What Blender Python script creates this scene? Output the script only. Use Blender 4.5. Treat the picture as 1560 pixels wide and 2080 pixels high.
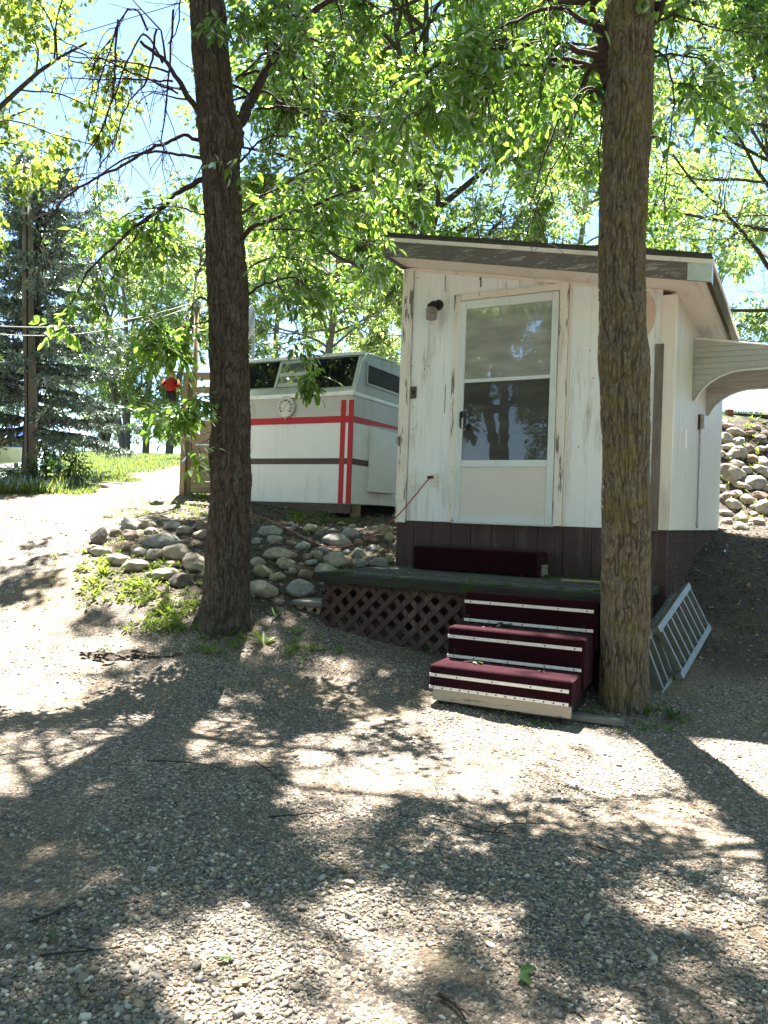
import bpy, math, random
import numpy as np
from mathutils import Vector, Matrix

for _o in list(bpy.data.objects): bpy.data.objects.remove(_o)
R = math.radians
scene = bpy.context.scene
COL = scene.collection
rng = np.random.default_rng(7)
random.seed(7)

# ------------------------------------------------------------------ camera
CAM_H, ROLL, PITCH, FPX = 1.25, R(2.0), R(0.26), 1565.0
cd = bpy.data.cameras.new('camera'); cam = bpy.data.objects.new('camera', cd); COL.objects.link(cam)
cd.sensor_fit = 'VERTICAL'; cd.sensor_height = 36.0; cd.lens = FPX / 2080 * 36.0
cd.clip_start = 0.05; cd.clip_end = 1500
_f = Vector((0, math.cos(PITCH), math.sin(PITCH)))
_r0 = Vector((1, 0, 0)); _u0 = _r0.cross(_f)
_r = _r0 * math.cos(ROLL) + _u0 * math.sin(ROLL)
_u = _u0 * math.cos(ROLL) - _r0 * math.sin(ROLL)
CP = Vector((0, 0, CAM_H))
cam.matrix_world = Matrix(((_r.x, _u.x, -_f.x, CP.x), (_r.y, _u.y, -_f.y, CP.y), (_r.z, _u.z, -_f.z, CP.z), (0, 0, 0, 1)))
scene.camera = cam

# ------------------------------------------------------------------ light
SUN_EL, SUN_AZ = R(65), R(-6.5)           # azimuth measured from +Y towards +X
SUN = Vector((math.sin(SUN_AZ) * math.cos(SUN_EL), math.cos(SUN_AZ) * math.cos(SUN_EL), math.sin(SUN_EL)))
w = bpy.data.worlds.new('World'); scene.world = w; w.use_nodes = True
wn = w.node_tree; bg = wn.nodes['Background']
sky = wn.nodes.new('ShaderNodeTexSky'); sky.sky_type = 'NISHITA'; sky.sun_disc = False
sky.sun_elevation = SUN_EL; sky.sun_rotation = SUN_AZ
sky.air_density = 1.0; sky.dust_density = .5; sky.ozone_density = 1.0
tint = wn.nodes.new('ShaderNodeMix'); tint.data_type = 'RGBA'; tint.blend_type = 'MULTIPLY'; tint.inputs[0].default_value = 1.0
tint.inputs[7].default_value = (.86, .97, 1.13, 1)      # a clear cyan summer sky
wn.links.new(sky.outputs[0], tint.inputs[6]); wn.links.new(tint.outputs[2], bg.inputs[0]); bg.inputs[1].default_value = 0.038
sl = bpy.data.lights.new('sun', 'SUN'); sl.energy = 5.0; sl.angle = R(0.55); sl.color = (1.0, 0.93, 0.82)
so = bpy.data.objects.new('sun', sl); COL.objects.link(so); so.rotation_euler = SUN.to_track_quat('Z', 'Y').to_euler()
so.location = (0, 0, 30)
scene.view_settings.view_transform = 'Standard'; scene.view_settings.look = 'None'
scene.view_settings.gamma = 1; scene.view_settings.use_curve_mapping = False
scene.view_settings.exposure = 3.18
try:
    scene.cycles.max_bounces = 8; scene.cycles.transparent_max_bounces = 8
    scene.cycles.diffuse_bounces = 4; scene.cycles.glossy_bounces = 3; scene.cycles.transmission_bounces = 6
    scene.cycles.sample_clamp_indirect = 6.0
    scene.cycles.use_denoising = True
except Exception: pass

# ------------------------------------------------------------------ pixel helpers (photograph pixels)
def ray(u, v):
    xc = (u - 780) / FPX; yc = (1040 - v) / FPX
    return _r * xc + _u * yc + _f
def P(u, v, Y):
    d = ray(u, v); return CP + d * (Y / d.y)
def project(p):
    p = np.asarray(p, float) - np.array(CP)
    z = p @ np.array(_f); x = p @ np.array(_r); y = p @ np.array(_u)
    return 780 + FPX * x / z, 1040 - FPX * y / z, z

# ------------------------------------------------------------------ noise
def _hash(ix, iy, iz, s):
    h = (ix.astype(np.int64) * 374761393 + iy.astype(np.int64) * 668265263 + iz.astype(np.int64) * 2147483647 + s * 974711) & 0xffffffff
    h = ((h ^ (h >> 13)) * 1274126177) & 0xffffffff
    h = ((h ^ (h >> 16)) * 2246822519) & 0xffffffff
    return ((h ^ (h >> 15)) & 0xffffff) / 0xffffff * 2 - 1
def vnoise(p, s=0):
    p = np.asarray(p, float); i = np.floor(p); f = p - i; f = f * f * (3 - 2 * f); i = i.astype(np.int64)
    x, y, z = i[:, 0], i[:, 1], i[:, 2]; fx, fy, fz = f[:, 0], f[:, 1], f[:, 2]
    def L(a, b, t): return a + (b - a) * t
    c = lambda dx, dy, dz: _hash(x + dx, y + dy, z + dz, s)
    return L(L(L(c(0,0,0), c(1,0,0), fx), L(c(0,1,0), c(1,1,0), fx), fy), L(L(c(0,0,1), c(1,0,1), fx), L(c(0,1,1), c(1,1,1), fx), fy), fz)
def fbm(p, o=4, s=0):
    p = np.asarray(p, float); a = 0; k = 1.0
    for i in range(o): a = a + vnoise(p * 2 ** i, s + i * 17) * k; k *= .5
    return a
def reseed(k):
    global rng
    rng = np.random.default_rng(k)
def sstep(a, b, x):
    t = np.clip((np.asarray(x, float) - a) / (b - a), 0, 1); return t * t * (3 - 2 * t)

# ------------------------------------------------------------------ terrain
_py = np.array([-400, -30, 0, 4.9, 5.5, 6.2, 7.2, 8, 9, 10, 11, 14, 20, 27, 32, 60, 400.])
_pz = np.array([-.3, -.2, -.02, 0, .1, .27, .62, .88, 1.08, 1.22, 1.42, 1.8, 2.45, 3.1, 3.15, 2.2, 0.])
_gy = np.linspace(-400, 400, 80001)
_gz = np.convolve(np.pad(np.interp(_gy, _py, _pz), 30, mode='edge'), np.ones(61) / 61, mode='valid')
def terrain(x, y):
    x = np.asarray(x, float); y = np.asarray(y, float)
    z = np.interp(y, _gy, _gz)
    z = z + 1.5 * sstep(3.0, 3.9, x) * sstep(10.75, 13.1, y) * (1 - .5 * sstep(20, 60, y))
    hol = sstep(10.15, 10.6, y) * sstep(15, 14, y) * sstep(-.75, -.35, x + .35 * (y - 10)* 0) * sstep(2.2, 1.4, x)      # dug out beside and under the camper
    z = z * (1 - hol) + np.minimum(z, 1.12) * hol
    low = 1.5 + .012 * (y - 12)
    k = sstep(-.41, -.47, x / np.maximum(y, .1)) * sstep(11.5, 14, y)
    z = z * (1 - k) + np.minimum(z, low) * k
    p = np.stack([x * .9, y * .9, x * 0], -1).reshape(-1, 3)
    n = fbm(p, 3, 5).reshape(x.shape)
    p2 = np.stack([x * 4, y * 4, x * 0], -1).reshape(-1, 3)
    n2 = fbm(p2, 2, 9).reshape(x.shape)
    return z + n * .022 * sstep(1.5, 3, y) + n2 * .006
def tz(x, y): return float(terrain(np.array([x]), np.array([y]))[0])
def G(u, v):
    d = ray(u, v); d = d / d.y
    Y = np.arange(1.2, 60, .02)
    x = CP.x + d.x * Y; z = CP.z + d.z * Y
    k = np.where(z <= terrain(x, Y))[0]
    Yh = float(Y[k[0]]) if len(k) else 60.
    return Vector((d.x * Yh, Yh, tz(d.x * Yh, Yh)))

# ------------------------------------------------------------------ object helpers
def mesh_np(name, V, Fq, smooth=False):
    V = np.asarray(V, np.float32); Fq = np.asarray(Fq, np.int32); k = Fq.shape[1]
    me = bpy.data.meshes.new(name); me.vertices.add(len(V)); me.vertices.foreach_set('co', V.ravel())
    me.loops.add(Fq.size); me.loops.foreach_set('vertex_index', Fq.ravel())
    me.polygons.add(len(Fq)); me.polygons.foreach_set('loop_start', np.arange(0, Fq.size, k, dtype=np.int32))
    try: me.polygons.foreach_set('loop_total', np.full(len(Fq), k, np.int32))
    except Exception: pass
    if smooth: me.polygons.foreach_set('use_smooth', np.ones(len(Fq), bool))
    me.update(calc_edges=True); return me
def link(name, me, mat, parent=None):
    o = bpy.data.objects.new(name, me); COL.objects.link(o)
    for m in (mat if isinstance(mat, (list, tuple)) else [mat]):
        if m is not None: me.materials.append(m)
    if parent is not None: o.parent = parent
    return o
def tag(o, label, cat, group=None):
    o['label'] = label; o['category'] = cat
    if group: o['group'] = group
    return o
def thing(name, label, cat, loc=(0, 0, 0), rotz=0, group=None):
    o = bpy.data.objects.new(name, None); COL.objects.link(o); o.location = loc; o.rotation_euler = (0, 0, rotz)
    o.empty_display_size = .2
    return tag(o, label, cat, group)
def dup(root):
    r = root.copy(); COL.objects.link(r)
    for ch in root.children:
        c = ch.copy(); COL.objects.link(c); c.parent = r
        for g in ch.children:
            d = g.copy(); COL.objects.link(d); d.parent = c
    return r
class MB:
    def __init__(s): s.v = []; s.f = []
    def add(s, vs, fs):
        n = len(s.v); s.v += [tuple(x) for x in vs]; s.f += [tuple(i + n for i in f) for f in fs]; return s
    def box(s, x0, x1, y0, y1, z0, z1, M=None):
        vs = [Vector((x, y, z)) for z in (z0, z1) for y in (y0, y1) for x in (x0, x1)]
        if M is not None: vs = [M @ q for q in vs]
        return s.add(vs, [(0, 2, 3, 1), (4, 5, 7, 6), (0, 1, 5, 4), (1, 3, 7, 5), (3, 2, 6, 7), (2, 0, 4, 6)])
    def hexa(s, p): # 8 corners, bottom ring ccw then top ring
        return s.add(p, [(3, 2, 1, 0), (4, 5, 6, 7), (0, 1, 5, 4), (1, 2, 6, 5), (2, 3, 7, 6), (3, 0, 4, 7)])
    def bar(s, a, b, w, h, up=(0, 0, 1)):
        a = Vector(a); b = Vector(b); d = (b - a).normalized(); up = Vector(up)
        x = d.cross(up)
        if x.length < 1e-4: x = d.cross(Vector((1, 0, 0)))
        x.normalize(); y = x.cross(d).normalized(); x = x * w / 2; y = y * h / 2
        return s.hexa([a - x - y, a + x - y, b + x - y, b - x - y, a - x + y, a + x + y, b + x + y, b - x + y])
    def prism(s, poly, axis, a0, a1): # poly in the other two axes
        def q(p, a):
            return {'x': (a, p[0], p[1]), 'y': (p[0], a, p[1]), 'z': (p[0], p[1], a)}[axis]
        n = len(poly)
        return s.add([q(p, a0) for p in poly] + [q(p, a1) for p in poly],
                     [tuple(range(n - 1, -1, -1)), tuple(range(n, 2 * n))] + [(i, (i + 1) % n, n + (i + 1) % n, n + i) for i in range(n)])
    def tube(s, pts, rad, k=8, cap=True):
        V, F = tube_np(pts, rad, k); n = len(s.v)
        s.v += [tuple(x) for x in V]; s.f += [tuple(int(i) + n for i in f) for f in F]
        if cap:
            m = len(V); s.f.append(tuple(n + i for i in range(k - 1, -1, -1))); s.f.append(tuple(n + m - k + i for i in range(k)))
        return s
    def lathe(s, prof, c=(0, 0, 0), k=20, M=None):
        n = len(s.v)
        for r, z in prof:
            for i in range(k):
                a = 2 * math.pi * i / k; q = Vector((r * math.cos(a), r * math.sin(a), z))
                if M is not None: q = M @ q
                s.v.append(tuple(q + Vector(c)))
        m = len(prof)
        for j in range(m - 1):
            for i in range(k): s.f.append((n + j * k + i, n + j * k + (i + 1) % k, n + (j + 1) * k + (i + 1) % k, n + (j + 1) * k + i))
        s.f.append(tuple(n + i for i in range(k - 1, -1, -1))); s.f.append(tuple(n + (m - 1) * k + i for i in range(k)))
        return s
    def build(s, name, mat, parent=None, smooth=False, bevel=0, seg=2):
        me = bpy.data.meshes.new(name); me.from_pydata(s.v, [], s.f); me.update()
        if smooth: me.polygons.foreach_set('use_smooth', np.ones(len(me.polygons), bool))
        o = link(name, me, mat, parent)
        if bevel:
            b = o.modifiers.new('bevel', 'BEVEL'); b.width = bevel; b.segments = seg; b.limit_method = 'ANGLE'
            b.harden_normals = False
        return o
def tube_np(pts, rad, k=8):
    pts = np.asarray([tuple(p) for p in pts], float); n = len(pts)
    rad = np.full(n, rad, float) if np.isscalar(rad) else np.asarray(rad, float)
    t = np.gradient(pts, axis=0); t /= np.linalg.norm(t, axis=1, keepdims=True) + 1e-9
    ref = np.array([1., 0, 0]) if abs(t[0, 0]) < .8 else np.array([0, 1., 0])
    a = ref - t * (t @ ref)[:, None]; a /= np.linalg.norm(a, axis=1, keepdims=True) + 1e-9
    b = np.cross(t, a); th = np.arange(k) * 2 * np.pi / k
    V = pts[:, None, :] + rad[:, None, None] * (np.cos(th)[None, :, None] * a[:, None, :] + np.sin(th)[None, :, None] * b[:, None, :])
    i = np.arange(n - 1)[:, None] * k; j = np.arange(k)[None, :]; j2 = (j + 1) % k
    F = np.stack([i + j, i + j2, i + k + j2, i + k + j], -1).reshape(-1, 4)
    return V.reshape(-1, 3), F
def tubes(name, branches, mat, parent, k=6):
    Vs, Fs, n = [], [], 0
    for pts, rad in branches:
        kk = k if np.max(rad) > .012 else 4
        V, F = tube_np(pts, rad, kk); Vs.append(V); Fs.append(F + n); n += len(V)
    return link(name, mesh_np(name, np.concatenate(Vs), np.concatenate(Fs), True), mat, parent)
def spline(pts, n):
    p = np.asarray([tuple(q) for q in pts], float); m = len(p)
    if m < 3: return p[0] + (p[-1] - p[0]) * np.linspace(0, 1, n)[:, None]
    P4 = np.concatenate([[2 * p[0] - p[1]], p, [2 * p[-1] - p[-2]]]); t = np.linspace(0, m - 1 - 1e-6, n); i = t.astype(int); f = (t - i)[:, None]
    a, b, c, d = P4[i], P4[i + 1], P4[i + 2], P4[i + 3]
    return .5 * (2 * b + (c - a) * f + (2 * a - 5 * b + 4 * c - d) * f ** 2 + (-a + 3 * b - 3 * c + d) * f ** 3)

# ------------------------------------------------------------------ material helpers
def nt_new(name):
    m = bpy.data.materials.new(name); m.use_nodes = True; nt = m.node_tree; nt.nodes.clear()
    return m, nt
def nd(nt, typ, ins=None, **props):
    n = nt.nodes.new('ShaderNode' + typ)
    for k, v in props.items(): setattr(n, k, v)
    for k, v in (ins or {}).items():
        s = n.inputs[k]
        if isinstance(v, bpy.types.NodeSocket): nt.links.new(v, s)
        else:
            if isinstance(v, (tuple, list)) and len(v) == 3 and s.type == 'RGBA': v = (*v, 1)
            s.default_value = v
    return n
def coords(nt, scale=(1, 1, 1), gen='Object', off=(0, 0, 0)):
    t = nd(nt, 'TexCoord'); mp = nd(nt, 'Mapping', {'Vector': t.outputs[gen], 'Scale': scale, 'Location': off}); return mp.outputs[0]
def noise(nt, vec, scale, detail=4, rough=.55, dist=0):
    return nd(nt, 'TexNoise', {'Vector': vec, 'Scale': scale, 'Detail': detail, 'Roughness': rough, 'Distortion': dist}).outputs['Fac']
def ramp(nt, fac, stops, interp='LINEAR'):
    n = nd(nt, 'ValToRGB', {'Fac': fac}); cr = n.color_ramp; cr.interpolation = interp
    while len(cr.elements) < len(stops): cr.elements.new(.5)
    for e, (p, c) in zip(cr.elements, stops):
        e.position = p; e.color = (*c, 1) if len(c) == 3 else c
    return n.outputs[0]
def mixc(nt, fac, a, b, mode='MIX'):
    n = nt.nodes.new('ShaderNodeMix'); n.data_type = 'RGBA'; n.blend_type = mode
    for s, v in ((n.inputs[0], fac), (n.inputs[6], a), (n.inputs[7], b)):
        if isinstance(v, bpy.types.NodeSocket): nt.links.new(v, s)
        else: s.default_value = (*v, 1) if isinstance(v, (tuple, list)) and len(v) == 3 else v
    return n.outputs[2]
def math_(nt, op, a, b=0.):
    n = nt.nodes.new('ShaderNodeMath'); n.operation = op
    for s, v in ((n.inputs[0], a), (n.inputs[1], b)):
        if isinstance(v, bpy.types.NodeSocket): nt.links.new(v, s)
        else: s.default_value = v
    return n.outputs[0]
def bump(nt, h, strength=.4, dist=.01):
    return nd(nt, 'Bump', {'Height': h, 'Strength': strength, 'Distance': dist}).outputs[0]
def finish(m, nt, color, rough=.8, normal=None, metal=0., spec=.3, **kw):
    ins = {'Base Color': color, 'Roughness': rough, 'Metallic': metal, 'Specular IOR Level': spec}
    ins.update(kw)
    p = nd(nt, 'BsdfPrincipled', ins)
    if normal is not None: nt.links.new(normal, p.inputs['Normal'])
    o = nd(nt, 'OutputMaterial'); nt.links.new(p.outputs[0], o.inputs[0]); return m
def simple(name, c1, c2=None, scale=8, rough=.7, bs=.25, bscale=40, bdist=.004, stretch=(1, 1, 1), metal=0., spec=.3):
    m, nt = nt_new(name); v = coords(nt, stretch)
    c2 = c2 or tuple(x * .75 for x in c1)
    col = ramp(nt, noise(nt, v, scale, 6, .6), [(.3, c2), (.7, c1)])
    return finish(m, nt, col, rough, bump(nt, noise(nt, v, bscale, 4), bs, bdist), metal, spec)

def m_gravel():
    m, nt = nt_new('gravel'); v = coords(nt)
    nz = nd(nt, 'TexNoise', {'Vector': v, 'Scale': 30., 'Detail': 2}).outputs['Color']
    vv = nd(nt, 'VectorMath', {0: v, 1: nd(nt, 'VectorMath', {0: nz, 'Scale': .012}, operation='SCALE').outputs[0]}, operation='ADD').outputs[0]
    vo = nd(nt, 'TexVoronoi', {'Vector': vv, 'Scale': 78.}); vo2 = nd(nt, 'TexVoronoi', {'Vector': vv, 'Scale': 130.})
    s1 = nd(nt, 'SeparateColor', {0: vo.outputs['Color']}); s2 = nd(nt, 'SeparateColor', {0: vo2.outputs['Color']})
    pal = [(0, (.03, .03, .034)), (.2, (.09, .078, .07)), (.4, (.20, .16, .125)), (.58, (.10, .10, .10)), (.72, (.25, .19, .14)), (.88, (.36, .30, .25)), (1, (.52, .47, .41))]
    peb = ramp(nt, s1.outputs[0], pal); peb2 = ramp(nt, s2.outputs[1], pal)
    c = mixc(nt, ramp(nt, s1.outputs[2], [(.4, (0, 0, 0)), (.6, (1, 1, 1))]), peb2, peb)
    sand = ramp(nt, noise(nt, v, 18, 6, .7), [(.3, (0.139, 0.103, 0.069)), (.7, (0.244, 0.190, 0.135))])
    k = ramp(nt, noise(nt, v, 1.3, 5, .6), [(.46, (0, 0, 0)), (.66, (.85, .85, .85))])
    c = mixc(nt, k, c, sand)
    at = nd(nt, 'Attribute', attribute_name='zone').outputs['Color']; z = nd(nt, 'SeparateColor', {0: at})
    soil_shade = ramp(nt, noise(nt, v, 25, 7, .75), [(.25, (.018, .015, .012)), (.5, (.055, .044, .036)), (.75, (.14, .115, .092))])  # bed soil, darkened further to stand for shade beside the shed
    gr = ramp(nt, noise(nt, v, 14, 7, .75), [(.3, (.035, .05, .016)), (.5, (.07, .095, .025)), (.7, (.14, .14, .06))])
    c = mixc(nt, z.outputs[0], c, soil_shade); c = mixc(nt, z.outputs[1], c, gr)
    h = math_(nt, 'ADD', math_(nt, 'MULTIPLY', vo.outputs['Distance'], -1.), math_(nt, 'MULTIPLY', vo2.outputs['Distance'], -.5))
    h = math_(nt, 'ADD', h, math_(nt, 'MULTIPLY', noise(nt, v, 60, 4), .6))
    return finish(m, nt, c, .85, bump(nt, h, .9, .012), spec=.25)
def m_pebble():
    m, nt = nt_new('pebble'); g = nd(nt, 'NewGeometry'); v = coords(nt)
    pal = [(0, (.022, .024, .028)), (.18, (.055, .055, .06)), (.34, (.13, .115, .10)), (.48, (.24, .185, .135)), (.6, (.075, .065, .06)), (.72, (.16, .165, .17)), (.82, (.33, .24, .16)), (.91, (.40, .35, .29)), (1, (.62, .58, .52))]
    c = ramp(nt, g.outputs['Random Per Island'], pal)
    c = mixc(nt, math_(nt, 'MULTIPLY', noise(nt, v, 180, 3), .5), c, (.34, .3, .25))
    return finish(m, nt, c, .6, bump(nt, noise(nt, v, 500, 2), .15, .001), spec=.35)
def m_leaf(name, dark, mid, light, tr=.5, trc=(.30, .48, .05), scale=0):
    m, nt = nt_new(name); g = nd(nt, 'NewGeometry')
    c = ramp(nt, g.outputs['Random Per Island'], [(0, dark), (.5, mid), (1, light)])
    t = ramp(nt, g.outputs['Random Per Island'], [(0, tuple(x * .65 for x in trc)), (.6, trc), (1, (trc[0] * 1.35, trc[1] * 1.1, trc[2]))])
    d = nd(nt, 'BsdfDiffuse', {'Color': c}); b = nd(nt, 'BsdfTranslucent', {'Color': t}); gl = nd(nt, 'BsdfGlossy', {'Color': (.8, .9, .9, 1), 'Roughness': .38})
    mx = nd(nt, 'MixShader', {0: tr, 1: d.outputs[0], 2: b.outputs[0]})
    fr = nd(nt, 'Fresnel', {'IOR': 1.4}); mx2 = nd(nt, 'MixShader', {0: math_(nt, 'MULTIPLY', fr.outputs[0], .6), 1: mx.outputs[0], 2: gl.outputs[0]})
    nt.links.new(mx2.outputs[0], nd(nt, 'OutputMaterial').inputs[0]); return m
def m_bark(name, dark, mid, light, moss=None, mfac=.5):
    m, nt = nt_new(name); v = coords(nt, (1, 1, .3)); v1 = coords(nt)
    n1 = noise(nt, v, 75, 6, .7)
    c = ramp(nt, n1, [(.3, dark), (.5, mid), (.72, light)])
    c = mixc(nt, ramp(nt, noise(nt, v1, 7, 5, .7), [(.58, (0, 0, 0)), (.7, (.45, .45, .45))]), c, (.22, .22, .21))
    fz_ = nd(nt, 'Attribute', attribute_name='fissure').outputs['Fac']      # red brown inner bark, also darkened to stand for shade in the fissures
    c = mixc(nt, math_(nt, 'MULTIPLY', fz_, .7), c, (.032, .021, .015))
    if moss:
        k = ramp(nt, noise(nt, v1, 5.5, 7, .72), [(.44, (0, 0, 0)), (.62, (mfac,) * 3)])
        c = mixc(nt, k, c, moss)
    h = math_(nt, 'ADD', n1, math_(nt, 'MULTIPLY', noise(nt, v1, 150, 3), .4))
    return finish(m, nt, c, .95, bump(nt, h, .6, .008), spec=.1)
def m_wood(name, c1, c2, axis=2, scale=22, rough=.85, moss=None, mk=(.5, .62)):
    st = [1., 1., 1.]; st[axis] = .08
    m, nt = nt_new(name); v = coords(nt, tuple(st)); v1 = coords(nt)
    n1 = noise(nt, v, scale * 2.2, 7, .7)
    c = ramp(nt, n1, [(.28, c2), (.68, c1)])
    c = mixc(nt, ramp(nt, noise(nt, v1, 4, 5, .65), [(.45, (0, 0, 0)), (.75, (.4, .4, .4))]), c, tuple(x * .55 for x in c2))
    if moss:
        c = mixc(nt, ramp(nt, noise(nt, v1, 9, 6, .7), [(mk[0], (0, 0, 0)), (mk[1], (1, 1, 1))]), c, moss)
    return finish(m, nt, c, rough, bump(nt, n1, .5, .004), spec=.2)
def m_paint(name, paint, wood=(.2, .18, .165), peel=.0, grime=.4, stretch=.12, rough=.5, seed=0., axis=2, gcol=(.25, .21, .17), pscale=16):
    st = [1., 1., 1.]; st[axis] = stretch
    m, nt = nt_new(name); v = coords(nt, tuple(st), off=(seed, seed, seed)); v1 = coords(nt, off=(seed, 0, seed))
    c = mixc(nt, ramp(nt, noise(nt, v1, 2.1, 6, .62), [(.35, (0, 0, 0)), (.75, (.3, .3, .3))]), paint, tuple(x * .82 for x in paint))
    g = ramp(nt, noise(nt, v, 9, 8, .75), [(.50, (0, 0, 0)), (.68, (grime,) * 3)])
    g2 = ramp(nt, noise(nt, v1, 1.9, 3, .5), [(.40, (0, 0, 0)), (.56, (1, 1, 1))])
    c = mixc(nt, math_(nt, 'MULTIPLY', nd(nt, 'RGBToBW', {0: g}).outputs[0], nd(nt, 'RGBToBW', {0: g2}).outputs[0]), c, gcol)
    sp = ramp(nt, noise(nt, v1, 42, 2, .5), [(.735, (0, 0, 0)), (.76, (grime,) * 3)])
    c = mixc(nt, sp, c, (.16, .14, .12))
    hh = noise(nt, v, 60, 3)
    if peel > 0:
        pm = ramp(nt, noise(nt, v, pscale, 8, .72), [(1 - peel - .02, (0, 0, 0)), (1 - peel + .015, (1, 1, 1))])
        wc = ramp(nt, noise(nt, v, 60, 4), [(.3, tuple(x * .55 for x in wood)), (.7, wood)])
        c = mixc(nt, pm, c, wc); hh = math_(nt, 'SUBTRACT', math_(nt, 'MULTIPLY', hh, .3), nd(nt, 'RGBToBW', {0: pm}).outputs[0])
    return finish(m, nt, c, rough, bump(nt, hh, .3, .003), spec=.35)
def m_metal(name, c, rough=.35):
    m, nt = nt_new(name); v = coords(nt)
    cc = ramp(nt, noise(nt, v, 12, 6, .7), [(.3, tuple(x * .7 for x in c)), (.7, c)])
    rr = math_(nt, 'ADD', math_(nt, 'MULTIPLY', noise(nt, v, 20, 4), .3), rough - .1)
    return finish(m, nt, cc, rr, None, .9, .5)
def m_pane(name, c, gfac=.3, wave=.25, frk=.8):
    m, nt = nt_new(name); v = coords(nt)
    cc = ramp(nt, noise(nt, coords(nt, (.6, 1, 2.5)), 3.5, 5, .6), [(.35, tuple(x * .6 for x in c)), (.7, c)])
    d = nd(nt, 'BsdfDiffuse', {'Color': cc})
    nm = bump(nt, noise(nt, coords(nt, (.7, 1, 1.6)), 3.2, 2, .4, .6), wave, .01)
    g = nd(nt, 'BsdfGlossy', {'Color': (.93, .96, .97, 1), 'Roughness': .015, 'Normal': nm})
    fr = nd(nt, 'Fresnel', {'IOR': 1.5})
    k = math_(nt, 'ADD', math_(nt, 'MULTIPLY', fr.outputs[0], frk), gfac)
    mx = nd(nt, 'MixShader', {0: k, 1: d.outputs[0], 2: g.outputs[0]})
    nt.links.new(mx.outputs[0], nd(nt, 'OutputMaterial').inputs[0]); return m
def m_carpet():
    m, nt = nt_new('maroon_carpet'); v = coords(nt)
    c = ramp(nt, noise(nt, v, 260, 3, .7), [(.3, (.006, .0013, .0024)), (.7, (.021, .003, .0065))])
    c = mixc(nt, ramp(nt, noise(nt, v, 7, 5, .7), [(.62, (0, 0, 0)), (.75, (.3, .3, .3))]), c, (.03, .026, .016))
    return finish(m, nt, c, 1.0, bump(nt, noise(nt, v, 420, 3), .8, .004), spec=.05, **{'Sheen Weight': .12, 'Sheen Roughness': .6, 'Sheen Tint': (.8, .4, .5, 1)})
def m_rock(name, c1, c2, c3):
    m, nt = nt_new(name); v = coords(nt)
    oi = nd(nt, 'ObjectInfo').outputs['Random']
    vv = nd(nt, 'VectorMath', {0: v, 1: nd(nt, 'CombineXYZ', {0: math_(nt, 'MULTIPLY', oi, 50.), 1: math_(nt, 'MULTIPLY', oi, 31.)}).outputs[0]}, operation='ADD').outputs[0]
    c = ramp(nt, noise(nt, vv, 9, 7, .65), [(.3, c2), (.55, c1), (.75, c3)])
    c = mixc(nt, ramp(nt, noise(nt, vv, 120, 3, .6), [(.55, (0, 0, 0)), (.7, (.5, .5, .5))]), c, tuple(x * .45 for x in c2))
    c = mixc(nt, ramp(nt, noise(nt, vv, 5, 6, .7), [(.6, (0, 0, 0)), (.72, (.35, .35, .35))]), c, (.5, .48, .43))
    return finish(m, nt, c, .88, bump(nt, math_(nt, 'ADD', noise(nt, vv, 40, 6, .7), math_(nt, 'MULTIPLY', noise(nt, vv, 200, 2), .3)), .45, .01), spec=.2)

MAT = {}
MAT['gravel'] = m_gravel(); MAT['pebble'] = m_pebble()
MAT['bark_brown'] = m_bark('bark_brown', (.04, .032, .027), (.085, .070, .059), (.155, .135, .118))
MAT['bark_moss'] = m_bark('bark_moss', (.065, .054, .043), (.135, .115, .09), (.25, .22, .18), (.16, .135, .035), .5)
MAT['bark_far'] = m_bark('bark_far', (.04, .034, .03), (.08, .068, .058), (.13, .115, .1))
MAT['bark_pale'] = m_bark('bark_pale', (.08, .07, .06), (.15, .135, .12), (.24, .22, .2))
MAT['twig'] = simple('twig_bark', (.06, .042, .034), (.03, .021, .018), 20, .9)
MAT['leaf_ash'] = m_leaf('leaf_ash', (.03, .08, .02), (.06, .125, .024), (.12, .19, .03), .53, (.30, .56, .06))
MAT['leaf_back'] = m_leaf('leaf_back', (.04, .085, .022), (.07, .135, .026), (.14, .20, .035), .55, (.36, .62, .07))
MAT['leaf_poplar'] = m_leaf('leaf_poplar', (.04, .085, .025), (.07, .13, .03), (.13, .19, .04), .5, (.38, .55, .06))
MAT['leaf_far'] = m_leaf('leaf_far', (.07, .12, .05), (.11, .18, .065), (.17, .24, .09), .55, (.46, .66, .16))  # leaf colour lightened to paint in distance haze
MAT['leaf_shrub'] = m_leaf('leaf_shrub', (.02, .055, .015), (.035, .085, .02), (.06, .12, .025), .4, (.12, .3, .03))
MAT['needles'] = m_leaf('spruce_needles', (.08, .115, .10), (.18, .245, .215), (.34, .42, .38), .12, (.1, .18, .08))
MAT['weed'] = m_leaf('weed_leaf', (.06, .11, .02), (.11, .18, .03), (.19, .25, .05), .45, (.42, .58, .07))
MAT['grass'] = m_leaf('grass_blade', (.045, .075, .018), (.085, .12, .026), (.15, .175, .05), .4, (.29, .40, .07))
MAT['dead_leaf'] = m_leaf('dead_leaf', (.10, .065, .035), (.2, .14, .08), (.34, .26, .16), .15, (.3, .2, .08))
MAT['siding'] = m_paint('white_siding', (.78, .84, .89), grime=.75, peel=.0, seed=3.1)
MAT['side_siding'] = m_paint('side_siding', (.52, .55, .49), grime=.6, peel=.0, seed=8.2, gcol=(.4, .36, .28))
MAT['trim'] = m_paint('peeling_trim', (.76, .75, .73), (.24, .21, .18), peel=.42, grime=.6, seed=1.7)
MAT['trim_clean'] = m_paint('cream_trim', (.74, .71, .66), (.24, .21, .18), peel=.33, grime=.5, seed=5.3)
MAT['soffit'] = m_paint('soffit_paint', (.74, .70, .66), grime=.5, seed=2.2, axis=1)
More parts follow.
